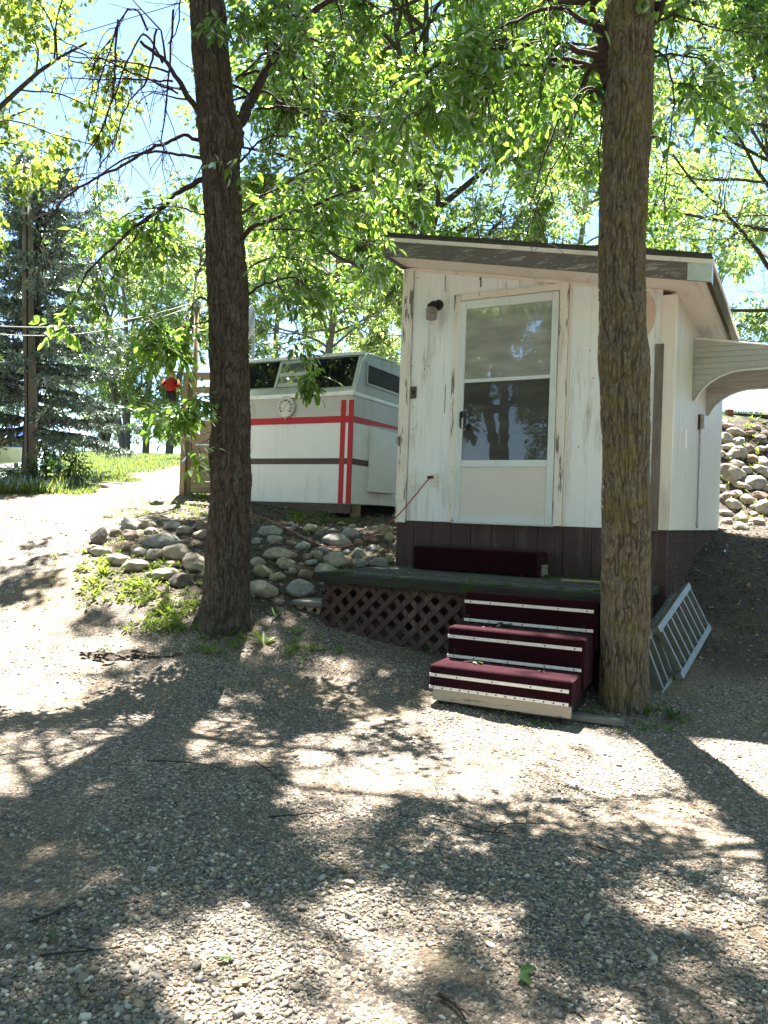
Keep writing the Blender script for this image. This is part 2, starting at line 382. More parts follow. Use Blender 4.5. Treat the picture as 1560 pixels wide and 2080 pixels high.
MAT['fascia'] = m_paint('weathered_fascia', (.13, .125, .12), (.36, .35, .335), peel=.44, grime=.2, stretch=.16, axis=0, rough=.9, pscale=38)
MAT['bare_wood'] = m_wood('bare_grey_wood', (.22, .19, .175), (.12, .105, .095))
MAT['skirt'] = m_paint('plum_skirting', (.062, .038, .040), (.12, .10, .09), peel=.0, grime=.3, rough=.75, seed=4.)
MAT['lattice'] = m_paint('brown_lattice', (.060, .038, .036), (.16, .12, .1), peel=.0, grime=.4, rough=.85, seed=6.)
MAT['dark'] = simple('void_shade', (.012, .01, .01), (.006, .005, .005), 5, 1.0)  # near-black colour painted in for the shade under things
MAT['alu'] = m_paint('white_aluminium', (.66, .74, .78), grime=.25, rough=.35, seed=7.)
MAT['door_panel'] = simple('pebbled_panel', (.70, .685, .67), (.61, .595, .58), 60, .55, .35, 130, .002)
MAT['pane_top'] = m_pane('storm_pane', (.44, .46, .45), .2, .12)
MAT['pane_low'] = m_pane('screen_pane', (.085, .09, .09), .03, .12)
MAT['black'] = simple('black_plastic', (.02, .02, .022), (.012, .012, .012), 20, .5)
MAT['white_plastic'] = simple('white_plastic', (.78, .78, .76), (.7, .7, .68), 10, .45)
MAT['frost'] = simple('grimy_glass', (.30, .28, .25), (.14, .125, .105), 30, .3)
MAT['shingle'] = simple('shingle', (.10, .10, .10), (.05, .05, .05), 30, .95, .8, 80)
MAT['zinc'] = m_metal('zinc_plate', (.72, .78, .8), .4)
MAT['alum_bare'] = simple('aluminium_ramp', (.30, .335, .30), (.20, .225, .205), 14, .45, .15, 60, .002, (1, 1, 1), .55, .5)
MAT['deck'] = m_wood('mossy_deck', (.105, .10, .095), (.05, .048, .046), 0, 20, .95, (.04, .08, .010), (.54, .68))
MAT['deck_edge'] = m_wood('mossy_edge', (.045, .045, .041), (.02, .02, .019), 0, 20, .95, (.025, .05, .008), (.48, .64))
MAT['carpet'] = m_carpet()
MAT['strip'] = simple('white_strip', (.80, .78, .75), (.66, .62, .58), 30, .5)
MAT['old_white_board'] = m_paint('old_white_board', (.36, .32, .26), (.16, .12, .09), peel=.42, grime=.6, rough=.8, axis=0)
MAT['grey_board'] = m_wood('grey_board', (.24, .23, .22), (.12, .115, .11), 0)
MAT['pale_board'] = m_wood('pale_board', (.42, .33, .22), (.25, .19, .12), 0)
MAT['treated'] = m_wood('treated_timber', (.36, .29, .20), (.2, .155, .105), 2)
MAT['treated_h'] = m_wood('treated_plank', (.38, .32, .22), (.24, .19, .125), 0)
MAT['pole'] = m_wood('pole_wood', (.24, .225, .21), (.12, .108, .10), 2)
MAT['log_moss'] = m_wood('mossy_log', (.10, .085, .05), (.04, .035, .02), 0, 20, .95, (.07, .08, .015), (.5, .65))
MAT['rust_board'] = m_wood('rust_board', (.32, .12, .06), (.15, .06, .035), 0)
MAT['cord'] = simple('orange_cord', (.34, .11, .075), (.24, .085, .06), 12, .5)
MAT['camper_white'] = m_paint('camper_white', (.86, .88, .89), grime=.25, seed=9.)
MAT['camper_grey'] = m_paint('camper_grey', (.54, .55, .53), grime=.55, seed=2., gcol=(.18, .17, .13))
MAT['camper_red'] = m_paint('camper_red', (.50, .018, .025), grime=.3, seed=2.5, gcol=(.2, .02, .02))
MAT['camper_brown'] = simple('camper_brown', (.13, .10, .095), (.075, .055, .05), 15, .7)
MAT['camper_roof'] = m_paint('camper_roof', (.42, .46, .42), grime=.6, seed=1., gcol=(.12, .13, .1))
MAT['camper_glass'] = m_pane('camper_glass', (.008, .011, .015), .0, .1, .4)
MAT['dial'] = simple('dial_face', (.74, .74, .70), (.66, .66, .62), 20, .5)
MAT['ink'] = simple('dial_ink', (.03, .03, .035), (.02, .02, .025), 20, .6)
MAT['cable'] = simple('white_cable', (.55, .56, .58), (.48, .49, .5), 10, .5)
MAT['galv'] = m_metal('galvanised', (.55, .58, .58), .5)
MAT['red_cloth'] = simple('red_shirt', (.42, .03, .02), (.26, .02, .015), 20, .9)
MAT['skin'] = simple('painted_skin', (.55, .36, .26), (.45, .3, .2), 20, .7)
MAT['boat_white'] = simple('boat_white', (.76, .78, .8), (.68, .7, .72), 5, .3)
MAT['boat_blue'] = simple('boat_blue', (.03, .12, .5), (.02, .08, .36), 6, .4)
MAT['boat_orange'] = simple('boat_orange', (.65, .14, .04), (.5, .1, .04), 6, .4)
MAT['rubber'] = simple('rubber', (.025, .025, .025), (.015, .015, .015), 20, .85)
ROCKM = {'tan': m_rock('rock_tan', (.34, .30, .25), (.22, .195, .16), (.46, .42, .37)),
         'grey': m_rock('rock_grey', (.29, .285, .275), (.17, .165, .16), (.42, .41, .39)),
         'dark': m_rock('rock_dark', (.15, .135, .125), (.085, .08, .078), (.24, .22, .2)),
         'brown': m_rock('rock_brown', (.22, .17, .14), (.13, .10, .085), (.32, .27, .23)),
         'pink': m_rock('rock_pink', (.36, .28, .25), (.25, .19, .17), (.46, .38, .34)),
         'mossy': m_rock('rock_mossy', (.24, .235, .15), (.14, .145, .09), (.36, .34, .25))}

# ------------------------------------------------------------------ ground
def axis_vals(lo_f, hi_f, step, lo, hi, grow=1.13):
    a = list(np.arange(lo_f, hi_f + 1e-6, step)); s = step
    while a[-1] < hi: s *= grow; a.append(a[-1] + s)
    s = step; b = []
    x = lo_f
    while x > lo: s *= grow; x -= s; b.append(x)
    return np.array(b[::-1] + a)
DRIVE_R = lambda y: -4.25 - .09 * (y - 11)          # lawn begins left of this beyond Y=11
def zone_lawn(x, y):
    wob = fbm(np.stack([x * 1.3, y * 1.3, x * 0], -1), 3, 3) * .35
    a = sstep(.15, -.15, x - DRIVE_R(y) + wob) * sstep(10.6, 11.2, y + wob * .6)
    a = np.maximum(a, sstep(26.5, 28, y) )
    b = sstep(3.0, 3.6, x) * sstep(12.9, 13.3, y)
    return np.maximum(a, b)
def zone_bed_shade(x, y):
    wob = fbm(np.stack([x * 1.7, y * 1.7, x * 0], -1), 3, 31) * .3
    left = -2.25 - .32 * (y - 7.2) * (y > 0)
    m = sstep(-.2, .25, x - np.where(y < 9.5, -2.55 - .05 * (y - 7), -2.6) + wob) * sstep(6.35, 6.9, y + wob - .25 * sstep(-1.2, -2.4, x)) * sstep(15, 13, y)
    r = sstep(2.9, 3.4, x) * sstep(9.8, 10.6, y + wob)
    s = sstep(2.2, 2.6, x + wob) * sstep(5.4, 6.0, y) * .9  # dark soil colour laid over gravel here to stand for shade
    return np.clip(np.maximum(np.maximum(m, r), s), 0, 1)
xs = axis_vals(-3.2, 3.6, .045, -320, 320); ys = axis_vals(1.2, 8.5, .04, -60, 420)
XX, YY = np.meshgrid(xs, ys); ZZ = terrain(XX, YY)
nx, ny = len(xs), len(ys)
i = (np.arange(ny - 1)[:, None] * nx + np.arange(nx - 1)[None, :])
F = np.stack([i, i + 1, i + nx + 1, i + nx], -1).reshape(-1, 4)
gm = mesh_np('ground', np.stack([XX, YY, ZZ], -1).reshape(-1, 3), F, True)
lw = zone_lawn(XX.ravel(), YY.ravel()); bd = zone_bed_shade(XX.ravel(), YY.ravel())
ca = gm.color_attributes.new('zone', 'FLOAT_COLOR', 'POINT')
ca.data.foreach_set('color', np.stack([bd, lw, lw * 0, lw * 0 + 1], -1).astype(np.float32).ravel())
go = link('ground', gm, MAT['gravel']); go['kind'] = 'structure'

# ------------------------------------------------------------------ where the sun reaches the ground in the photograph
# per row of the picture: (column, 0 leaf shade .. 9 sunlit); leaves whose shadow would fall on a sunlit patch are thinned
LITROWS = {
 1280: [(0,9),(350,9),(400,4),(700,3),(780,1),(1560,1)], 1330: [(0,9),(130,9),(200,7),(300,4),(370,5),(395,1),(475,1),(495,8),(540,5),(620,4),(720,5),(840,3),(1560,1)],
 1380: [(0,9),(90,6),(230,6),(320,9),(360,9),(390,1),(470,1),(520,3),(780,3),(850,1),(1560,1)], 1430: [(0,8),(130,7),(200,6),(250,9),(280,9),(310,2),(420,2),(470,5),(520,3),(800,1),(870,3),(910,9),(1190,9),(1220,2),(1560,2)],
 1480: [(0,9),(230,9),(260,3),(300,1),(400,2),(450,4),(520,2),(600,3),(680,7),(740,9),(1000,9),(1060,7),(1150,4),(1220,7),(1280,4),(1320,1),(1400,1),(1440,6),(1480,3),(1560,2)],
 1530: [(0,9),(180,9),(230,2),(370,2),(390,8),(540,8),(570,3),(640,7),(700,9),(1050,9),(1100,5),(1130,3),(1180,5),(1230,8),(1290,7),(1330,1),(1400,1),(1430,8),(1560,8)],
 1580: [(0,8),(60,6),(120,8),(160,2),(370,1),(400,2),(430,4),(520,3),(600,7),(650,9),(1100,9),(1180,8),(1300,8),(1370,5),(1400,1),(1460,1),(1500,9),(1560,9)],
 1630: [(0,3),(60,4),(110,3),(200,1),(400,1),(440,3),(500,2),(560,6),(600,8),(760,9),(800,5),(870,5),(930,8),(1030,6),(1080,7),(1150,9),(1280,9),(1330,8),(1400,5),(1440,1),(1520,1),(1550,7)],
 1680: [(0,5),(60,5),(100,1),(520,1),(580,4),(640,7),(760,8),(830,6),(900,7),(1000,6),(1100,6),(1200,8),(1350,9),(1430,6),(1470,1),(1560,1)],
 1730: [(0,7),(60,2),(300,1),(360,3),(420,2),(560,2),(640,3),(700,7),(800,6),(870,4),(950,5),(1050,3),(1150,4),(1250,7),(1400,8),(1480,5),(1520,1)],
 1780: [(0,7),(40,1),(200,1),(230,5),(280,1),(500,1),(640,1),(700,6),(820,4),(900,2),(1000,3),(1100,2),(1200,4),(1300,5),(1400,7),(1500,7),(1560,1)],
 1830: [(0,5),(30,1),(400,1),(470,4),(560,2),(640,5),(720,6),(850,3),(950,2),(1050,3),(1150,2),(1250,4),(1330,6),(1480,7),(1560,3)],
 1880: [(0,1),(300,1),(420,6),(520,6),(600,3),(700,7),(800,5),(900,2),(1040,5),(1100,1),(1250,2),(1350,5),(1500,6),(1560,4)],
 1930: [(0,1),(150,1),(220,6),(330,7),(420,5),(500,6),(620,8),(800,6),(900,3),(1000,1),(1300,2),(1400,3),(1500,1),(1560,1)],
 1980: [(0,1),(180,1),(250,4),(350,3),(450,7),(600,8),(800,7),(850,3),(900,1),(1400,2),(1560,1)],
 2030: [(0,1),(300,2),(400,5),(550,8),(780,8),(820,3),(950,2),(1560,2)], 2080: [(0,1),(300,2),(400,5),(550,8),(780,8),(820,3),(950,2),(1560,2)]}
LITM = np.array([np.interp(np.arange(-65, 1561, 32.5), *zip(*LITROWS[v])) for v in sorted(LITROWS)]) / 9
LITM[9:] += .09
def lit_at(x, y):
    u, v, z = project(np.stack([x, y, terrain(x, y)], -1))
    r = np.clip((v - 1280) / 50, -1, len(LITM) - 1.001); c = np.clip((u + 65) / 32.5, 0, LITM.shape[1] - 1.001)
    r0 = np.clip(np.floor(r), 0, None).astype(int); c0 = c.astype(int); fr = np.clip(r - r0, 0, 1); fc = c - c0
    L = (LITM[r0, c0] * (1 - fc) + LITM[r0, c0 + 1] * fc) * (1 - fr) + (LITM[r0 + 1, c0] * (1 - fc) + LITM[r0 + 1, c0 + 1] * fc) * fr
    ok = (y > 1.7) & (z > 1) & (u > -260) & (u < 1800)
    L = np.where(v > 1270, L, np.where((u < 440) & (v > 900), .92 - .37 * sstep(260, 150, u) * sstep(960, 1010, v), np.where((u > 1455) & (v > 830) & (v < 1170), .95, .45)))
    ok = (y > 1.7) & (z > 1) & (u > -260) & (u < 1800)
    return np.where(ok, L, .45), ok
def sun_ground(p):
    p = np.asarray(p, float); s = np.array(SUN); t = p[:, 2] / s[2]
    for _ in range(4):
        q = p - s[None] * t[:, None]; t = t + (q[:, 2] - terrain(q[:, 0], q[:, 1])) / s[2]
    q = p - s[None] * t[:, None]; return q
def keep_for_light(p, strength=1.0):
    q = sun_ground(p); L, ok = lit_at(q[:, 0], q[:, 1])
    q0 = q[:, 0] * 0
    n = vnoise(np.stack([q[:, 0] * 3.4, q[:, 1] * 2.4, q0], -1), 77) * .38 + vnoise(np.stack([q[:, 0] * 8, q[:, 1] * 6, q0], -1), 78) * .26
    pr = np.clip(.92 - (L + n) * 1.5, .003, .85)
    pr = np.where(ok, pr, .6); pr = 1 - strength * (1 - pr)
    return rng.random(len(p)) < pr

# ------------------------------------------------------------------ leaves
def leaf_object(name, pos, d, nrm, L, Wd, mat, parent=None, fold=.16):
    pos = np.asarray(pos, float); n = len(pos)
    d = d / (np.linalg.norm(d, axis=1, keepdims=True) + 1e-9)
    nrm = nrm - d * np.sum(nrm * d, 1, keepdims=True); nrm /= np.linalg.norm(nrm, axis=1, keepdims=True) + 1e-9
    s = np.cross(d, nrm); L = L[:, None]; Wd = Wd[:, None]
    def pt(a, b, c): return pos + d * (a * L) + s * (b * Wd) + nrm * (c * Wd)
    V = np.stack([pt(0, 0, 0), pt(.30, -.5, fold), pt(.68, -.38, fold * .6), pt(1, 0, -fold), pt(.68, .38, fold * .6), pt(.30, .5, fold)], 1).reshape(-1, 3)
    b = np.arange(n)[:, None] * 6
    F = np.concatenate([b + np.array([[0, 3, 2, 1]]), b + np.array([[0, 5, 4, 3]])], 0)
    return link(name, mesh_np(name, V, F), mat, parent)
def unit(v): return v / (np.linalg.norm(v, axis=-1, keepdims=True) + 1e-9)
def leaves_on(twigs, per, off=.05, droop=.6, compound=True, size=.085):
    """positions and directions of leaves along twigs; compound leaves carry five leaflets"""
    ps, ds, ns = [], [], []
    for pts in twigs:
        m = max(1, rng.poisson(per)); t = rng.random(m) ** .8 * (len(pts) - 1.001); k = t.astype(int); f = (t - k)[:, None]
        q = pts[k] * (1 - f) + pts[k + 1] * f; td = unit(pts[k + 1] - pts[k])
        dr = unit(td * .7 + rng.normal(size=(m, 3)) * .75 + np.array([0, 0, -droop]))
        if compound:
            for a in (-1, 1, -1.0, 1, 0):
                r = unit(dr + np.array([0, 0, -.15])); sd = unit(np.cross(r, rng.normal(size=(m, 3)) * .35 + np.array([0, 0, 1])))
                al = rng.uniform(.25, .8, (m, 1)) if a else np.full((m, 1), 1.)
                ps.append(q + r * al * size * 1.9); ds.append(unit(r * .8 + sd * a * 1.0 + np.array([0, 0, -droop * .35]) + rng.normal(size=(m, 3)) * .18))
                ns.append(np.array([0, 0, 1.]) + rng.normal(size=(m, 3)) * .45)
        else:
            ps.append(q + rng.normal(size=(m, 3)) * off); ds.append(dr); ns.append(np.array([0, 0, 1.]) + rng.normal(size=(m, 3)) * .8)
    return np.concatenate(ps), np.concatenate(ds), np.concatenate(ns)
def grow(p0, d0, L, n=7, wig=.18, trop=(0, 0, 0)):
    pts = [np.array(p0, float)]; d = unit(np.array(d0, float)); trop = np.array(trop, float)
    for _ in range(n): d = unit(d + rng.normal(size=3) * wig + trop); pts.append(pts[-1] + d * L / n)
    return np.array(pts)
def side_dirs(pts, spread=.9, up=0.):
    t = rng.uniform(.25, 1.) * (len(pts) - 1.001); k = int(t); q = pts[k] * (1 - (t - k)) + pts[k + 1] * (t - k)
    td = unit(pts[k + 1] - pts[k]); sdv = unit(np.cross(td, rng.normal(size=3)))
    return q, unit(td * (1 - spread * .5) + sdv * spread + np.array([0, 0, up])), t / (len(pts) - 1)

# ------------------------------------------------------------------ trunks
def bark_trunk(name, path, rad, mat, parent, k=220, dz=.0105, zfine=5.8, depth=.017, seed=0, knots=(), flare=.55, lobes=5):
    """dense furrowed trunk along a path of points with radii"""
    path = np.array([tuple(p) for p in path]); hs = path[:, 2]; z0 = hs[0]
    zs = np.concatenate([np.arange(z0, zfine, dz), np.arange(zfine, hs[-1], .12)])
    sp = spline(path, 400); cx = np.interp(zs, sp[:, 2], sp[:, 0]); cy = np.interp(zs, sp[:, 2], sp[:, 1]); rr = np.interp(zs, hs, rad)
    th = np.arange(k) * 2 * np.pi / k
    T, Zg = np.meshgrid(th, zs); Rg = np.repeat(rr[:, None], k, 1); H = Zg - z0 - .02
    Rg = Rg * (1 + flare * np.exp(-np.clip(H, 0, 9) / .16) * (1 + .28 * np.cos(lobes * T + seed)))
    ct, st = np.cos(T), np.sin(T)
    q = np.stack([ct * .155, st * .155, Zg], -1).reshape(-1, 3)
    wv = fbm(q * np.array([4, 4, 1.5]), 2, seed) * .35
    a = np.stack([q[:, 0] * 50 + wv, q[:, 1] * 50 + wv, q[:, 2] * 8.5 + wv * 4], -1)
    v1 = np.abs(vnoise(a, seed + 1)); v2 = np.abs(vnoise(a * np.array([1.9, 1.9, 2.3]) + 5, seed + 2)); n3 = fbm(q * 3.0, 3, seed + 3)
    n4 = vnoise(q * np.array([130, 130, 70]), seed + 4); n6 = vnoise(q * np.array([70, 70, 30]), seed + 8)
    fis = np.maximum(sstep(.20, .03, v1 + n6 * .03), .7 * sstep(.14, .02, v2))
    disp = (np.minimum(v1 * 1.6, .55) + np.minimum(v2, .3) * .6 - fis * .55 + n4 * .14 + n6 * .12) * depth + n3 * .014
    Rg = Rg + disp.reshape(Rg.shape)
    for ku, kv, amp, sz_ in knots:            # swellings around old branch scars
        kp = P(ku, kv, cy[0] - .1); kz = kp.z; i0 = int(np.argmin(abs(zs - kz))); sx_ = np.clip((kp.x - cx[i0]) / rr[i0], -.98, .98); ka = math.atan2(-math.sqrt(1 - sx_ ** 2), sx_)
        dd = np.sqrt(((np.angle(np.exp(1j * (T - ka)))) * rr[i0]) ** 2 + ((Zg - kz) * .75) ** 2) / sz_
        Rg = Rg + amp * np.exp(-dd ** 2) * (1 + .25 * np.cos(dd * 9))
    V = np.stack([cx[:, None] + ct * Rg, cy[:, None] + st * Rg, Zg], -1).reshape(-1, 3)
    n = len(zs); i = np.arange(n - 1)[:, None] * k; j = np.arange(k)[None, :]; j2 = (j + 1) % k
    F = np.stack([i + j, i + j2, i + k + j2, i + k + j], -1).reshape(-1, 4)
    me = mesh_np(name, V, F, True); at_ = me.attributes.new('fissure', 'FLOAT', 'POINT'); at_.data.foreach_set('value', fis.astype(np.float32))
    return link(name, me, mat, parent), sp

class Tree:
    def __init__(s): s.br = []; s.tw = []; s.twk = []
    def limb(s, pts, r0, r1, n=None, twigs=8, tl=.5, leafy=True, droop=-.12, spread=.8, sub=2, keep=False):
        TW = s.twk if keep else s.tw
        p = spline(pts, n or max(8, len(pts) * 5)) if not isinstance(pts, np.ndarray) or len(pts) < 6 else pts
        p = p + np.concatenate([[np.zeros(3)], np.cumsum(rng.normal(size=(len(p) - 1, 3)) * .006, 0)])
        s.br.append((p, np.linspace(r0, r1, len(p))))
        for _ in range(twigs):
            q, d, t = side_dirs(p, spread); L = tl * rng.uniform(.5, 1.2) * (1.15 - .4 * t)
            g = grow(q, d, L, 6, .2, (0, 0, droop)); s.br.append((g, np.linspace(max(.004, r1 * .8), .0022, len(g))))
            if leafy: TW.append(g)
            for _ in range(rng.poisson(sub)):
                q2, d2, t2 = side_dirs(g, .9); g2 = grow(q2, d2, L * .5, 4, .25, (0, 0, droop))
                s.br.append((g2, np.linspace(.003, .0018, len(g2))))
                if leafy: TW.append(g2)
        if leafy: TW.append(p[len(p) // 2:])
    def auto(s, trunk, z0, z1, n, L, r, up=(.1, .8), nbr=6, twigs=6, tl=.5, droop=-.08, az=None, lfn=None):
        zz = np.sort(rng.uniform(z0, z1, n))
        for k, z in enumerate(zz):
            i = int(np.argmin(abs(trunk[:, 2] - z))); a = (k * 2.399 + rng.uniform(-.4, .4)) if az is None else rng.uniform(*az)
            f = (z - z0) / max(.1, z1 - z0); ll = L * (lfn(f) if lfn else (1.05 - .55 * f)) * rng.uniform(.75, 1.15)
            d = np.array([math.cos(a), math.sin(a), rng.uniform(*up)]); p = grow(trunk[i], d, ll, 10, .12, (0, 0, .02))
            s.br.append((p, np.linspace(r * (1 - .5 * f), .012, len(p))))
            for _ in range(nbr):
                q, d2, t = side_dirs(p, .75, .05); g = grow(q, d2, ll * .45 * (1.2 - .5 * t), 8, .16, (0, 0, droop * .4))
                s.limb(g, .012, .005, twigs=twigs, tl=tl, droop=droop, sub=1)
    def finish(s, root, barkm, leafm, per, L, Wd, light=0., compound=True, droop=.6, cull=None):
        tubes('branches', s.br, barkm, root)
        p, d, nn = leaves_on(s.tw, per, compound=compound, size=L, droop=droop)
        if light: k = keep_for_light(p, light); p, d, nn = p[k], d[k], nn[k]
        if s.twk:
            p3, d3, n3 = leaves_on(s.twk, per, compound=compound, size=L, droop=droop); k = keep_for_light(p3, .55) if light else slice(None); p3, d3, n3 = p3[k], d3[k], n3[k]; p, d, nn = np.concatenate([p, p3]), np.concatenate([d, d3]), np.concatenate([nn, n3])
        if cull is not None: k = cull(p); p, d, nn = p[k], d[k], nn[k]
        m = len(p); return leaf_object('crown', p, d, nn, L * rng.uniform(.7, 1.25, m), Wd * rng.uniform(.75, 1.2, m), leafm, root)
def pxs(lst, Y0, Y1):
    n = len(lst); return [P(u, v, Y0 + (Y1 - Y0) * i / max(1, n - 1)) for i, (u, v) in enumerate(lst)]

reseed(101)
# ---- dark trunk in front of the camper
t1 = thing('ash_tree', 'dark barked tree with bare drooping twigs standing in front of the striped camper', 'tree', group='trees beside the gravel')
YT1 = 6.32
pa = [P(u, v, YT1) for u, v in ((457, 1296), (462, 1180), (468, 1000), (467, 800), (463, 600), (452, 400), (437, 200), (420, 0))]
pa += [pa[-1] + Vector((-.12, .1, 1.2)), pa[-1] + Vector((-.1, .3, 3.4)), pa[-1] + Vector((.1, .4, 5.4))]
ra = np.array([.182, .178, .160, .154, .152, .148, .143, .136, .115, .07, .03])
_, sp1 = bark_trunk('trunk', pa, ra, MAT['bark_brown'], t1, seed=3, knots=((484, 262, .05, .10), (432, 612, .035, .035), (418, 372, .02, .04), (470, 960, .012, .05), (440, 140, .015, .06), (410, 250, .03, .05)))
T = Tree()
T.limb(pxs([(478, 262), (500, 232), (522, 195), (560, 130), (605, 62), (660, 22), (740, -20)], YT1, 6.9), .055, .02, twigs=26, tl=.8)
T.limb(pxs([(562, 205), (620, 235), (690, 278), (760, 330)], 6.6, 6.9), .018, .007, twigs=9, tl=.5)
T.limb(pxs([(522, 222), (600, 222), (680, 238), (760, 250)], 6.4, 6.6), .012, .005, twigs=12, tl=.45)
T.limb(pxs([(488, 486), (530, 452), (600, 428), (680, 395), (760, 366)], YT1, 6.1), .022, .006, twigs=16, tl=.5, keep=True)
T.limb(pxs([(486, 440), (540, 395), (610, 362), (700, 300)], YT1, 6.6), .014, .005, twigs=16, tl=.45)
T.limb(pxs([(500, 470), (580, 458), (660, 472), (740, 490)], YT1, 6.5), .010, .004, twigs=8, tl=.4)
T.limb(pxs([(486, 330), (540, 290), (600, 282)], YT1, 6.1), .010, .004, twigs=9, tl=.35)
T.limb(pxs([(478, 160), (540, 110), (600, 130), (640, 175)], YT1, 6.0), .012, .004, twigs=14, tl=.45)
T.limb(pxs([(470, 60), (520, 30), (580, 40)], YT1, 5.9), .012, .004, twigs=12, tl=.4)
T.limb(pxs([(500, 600), (545, 575), (600, 560), (650, 600)], YT1, 6.2), .012, .004, twigs=11, tl=.4)
T.limb(pxs([(560, 566), (600, 640), (622, 700), (632, 750)], 6.2, 6.0), .006, .003, twigs=4, tl=.22, keep=True)
T.limb(pxs([(505, 545), (560, 520), (620, 530), (690, 560)], YT1, 6.7), .010, .004, twigs=8, tl=.4)
# left side: bare grey limbs, leafy only lower down
T.limb(pxs([(410, 242), (388, 205), (360, 165), (330, 130), (278, 95)], YT1, 6.0), .030, .012, twigs=4, tl=.7, leafy=False, droop=-.2)
for l in ([(330, 128), (300, 70), (262, 130), (222, 235), (180, 320), (150, 400)], [(300, 62), (268, 20), (225, 90), (190, 180), (165, 290)], [(362, 190), (300, 160), (220, 118), (165, 100), (115, 65)],
          [(352, 165), (250, 162), (108, 160)], [(345, 148), (240, 112), (100, 97)], [(318, 60), (310, 150), (262, 215), (236, 290), (225, 340)], [(352, 20), (350, 120), (340, 260), (355, 310)],
          [(240, 40), (225, 160), (205, 250), (150, 320)]):
    T.limb(pxs(l, 6.05, 5.9), .010, .0035, twigs=7, tl=.4, leafy=False, droop=-.25)
T.limb(pxs([(408, 286), (365, 278), (310, 298), (250, 335), (165, 375), (100, 425), (62, 490), (50, 560)], YT1, 5.7), .016, .004, twigs=14, tl=.45, leafy=False, droop=-.25)
T.limb(pxs([(412, 322), (345, 310), (275, 315), (205, 348), (130, 385)], YT1, 6.6), .014, .004, twigs=10, tl=.45, leafy=False, droop=-.2)
T.limb(pxs([(418, 362), (372, 384), (330, 420), (278, 466), (240, 505), (182, 562), (128, 650)], YT1, 5.6), .024, .005, twigs=12, tl=.42, droop=-.22, keep=True)
T.limb(pxs([(416, 435), (365, 420), (285, 425), (230, 450)], YT1, 6.0), .010, .004, twigs=12, tl=.4, droop=-.2, keep=True)
T.limb(pxs([(300, 450), (245, 520), (215, 600), (195, 660)], 5.9, 5.6), .008, .003, twigs=6, tl=.3, droop=-.3, leafy=False)
T.limb(pxs([(420, 520), (395, 560), (385, 620)], YT1, 6.0), .010, .004, twigs=5, tl=.3, leafy=False, droop=-.2)
T.limb(pxs([(428, 612), (402, 600), (380, 630), (372, 660)], YT1, 5.9), .012, .004, twigs=4, tl=.25, droop=-.2, leafy=False)
T.limb(pxs([(432, 655), (400, 660), (350, 672), (318, 682)], YT1, 5.85), .008, .003, twigs=13, tl=.22, droop=-.12, keep=True)
T.limb(pxs([(432, 800), (400, 808), (360, 825), (328, 850)], YT1, 5.95), .007, .003, twigs=11, tl=.18, droop=-.12, keep=True)
T.limb(pxs([(430, 890), (415, 900), (402, 915)], YT1, 6.1), .005, .002, twigs=1, tl=.12, droop=-.2, keep=True)
T.auto(sp1, 5.6, 10.6, 20, 2.7, .04, (.0, .6), nbr=6, twigs=6, tl=.5, lfn=lambda f: 1.05 - .2 * f)
T.auto(sp1, 7.6, 10.7, 12, 2.4, .03, (.0, .5), nbr=6, twigs=6, tl=.5, lfn=lambda f: 1.)
T.auto(sp1, 6.4, 9.4, 18, 1.4, .02, (-.1, .4), nbr=6, twigs=7, tl=.45, lfn=lambda f: 1.)
T.finish(t1, MAT['twig'], MAT['leaf_ash'], 4.3, .085, .036, light=1.0)

reseed(102)
# ---- mossy trunk beside the steps
t2 = thing('ash_tree', 'mossy barked tree rising beside the maroon steps, hiding part of the shed wall', 'tree', group='trees beside the gravel')
YT2 = 5.12
pb = [P(u, v, YT2) for u, v in ((1268, 1472), (1270, 1300), (1272, 1100), (1270, 900), (1267, 700), (1264, 500), (1273, 300), (1279, 150), (1281, 0))]
pb += [pb[-1] + Vector((.06, .1, 1.3)), pb[-1] + Vector((.25, .2, 3.6)), pb[-1] + Vector((.2, .3, 6.2))]
rb = np.array([.152, .150, .150, .150, .150, .150, .150, .146, .140, .12, .075, .03])
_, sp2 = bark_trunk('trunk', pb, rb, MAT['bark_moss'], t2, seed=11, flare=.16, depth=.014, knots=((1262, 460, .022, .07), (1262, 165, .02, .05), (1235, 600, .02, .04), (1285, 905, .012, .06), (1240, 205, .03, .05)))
bark = MB()
T = Tree()
T.limb(pxs([(1240, 175), (1228, 130), (1218, 70), (1205, -20)], YT2, 5.1), .05, .03, twigs=8, tl=.7)
T.limb(pxs([(1232, 120), (1160, 88), (1080, 92), (980, 112), (890, 150), (840, 190)], YT2, 4.5), .022, .005, twigs=22, tl=.5, droop=-.3, keep=True)
T.limb(pxs([(1232, 150), (1150, 118), (1060, 130), (960, 160), (870, 235)], YT2, 4.9), .018, .005, twigs=24, tl=.5, droop=-.3, keep=True)
T.limb(pxs([(1236, 132), (1120, 135), (1020, 150), (920, 180), (850, 245)], YT2, 4.3), .014, .004, twigs=16, tl=.5, droop=-.3)
T.limb(pxs([(1230, 60), (1130, 20), (1040, 30), (950, 70)], YT2, 4.5), .018, .005, twigs=24, tl=.5, droop=-.25)
T.limb(pxs([(1225, 195), (1190, 180), (1150, 225), (1100, 300), (1062, 400), (1055, 440)], YT2, 5.0), .010, .003, twigs=7, tl=.4, droop=-.2, leafy=False)
T.limb(pxs([(1228, 200), (1195, 200), (1160, 290), (1120, 380), (1100, 420)], YT2, 5.3), .008, .003, twigs=7, tl=.4, droop=-.2, leafy=False)
T.limb(pxs([(1226, 190), (1215, 260), (1208, 330), (1215, 420)], YT2, 5.2), .007, .003, twigs=4, tl=.2, droop=-.25, leafy=False)
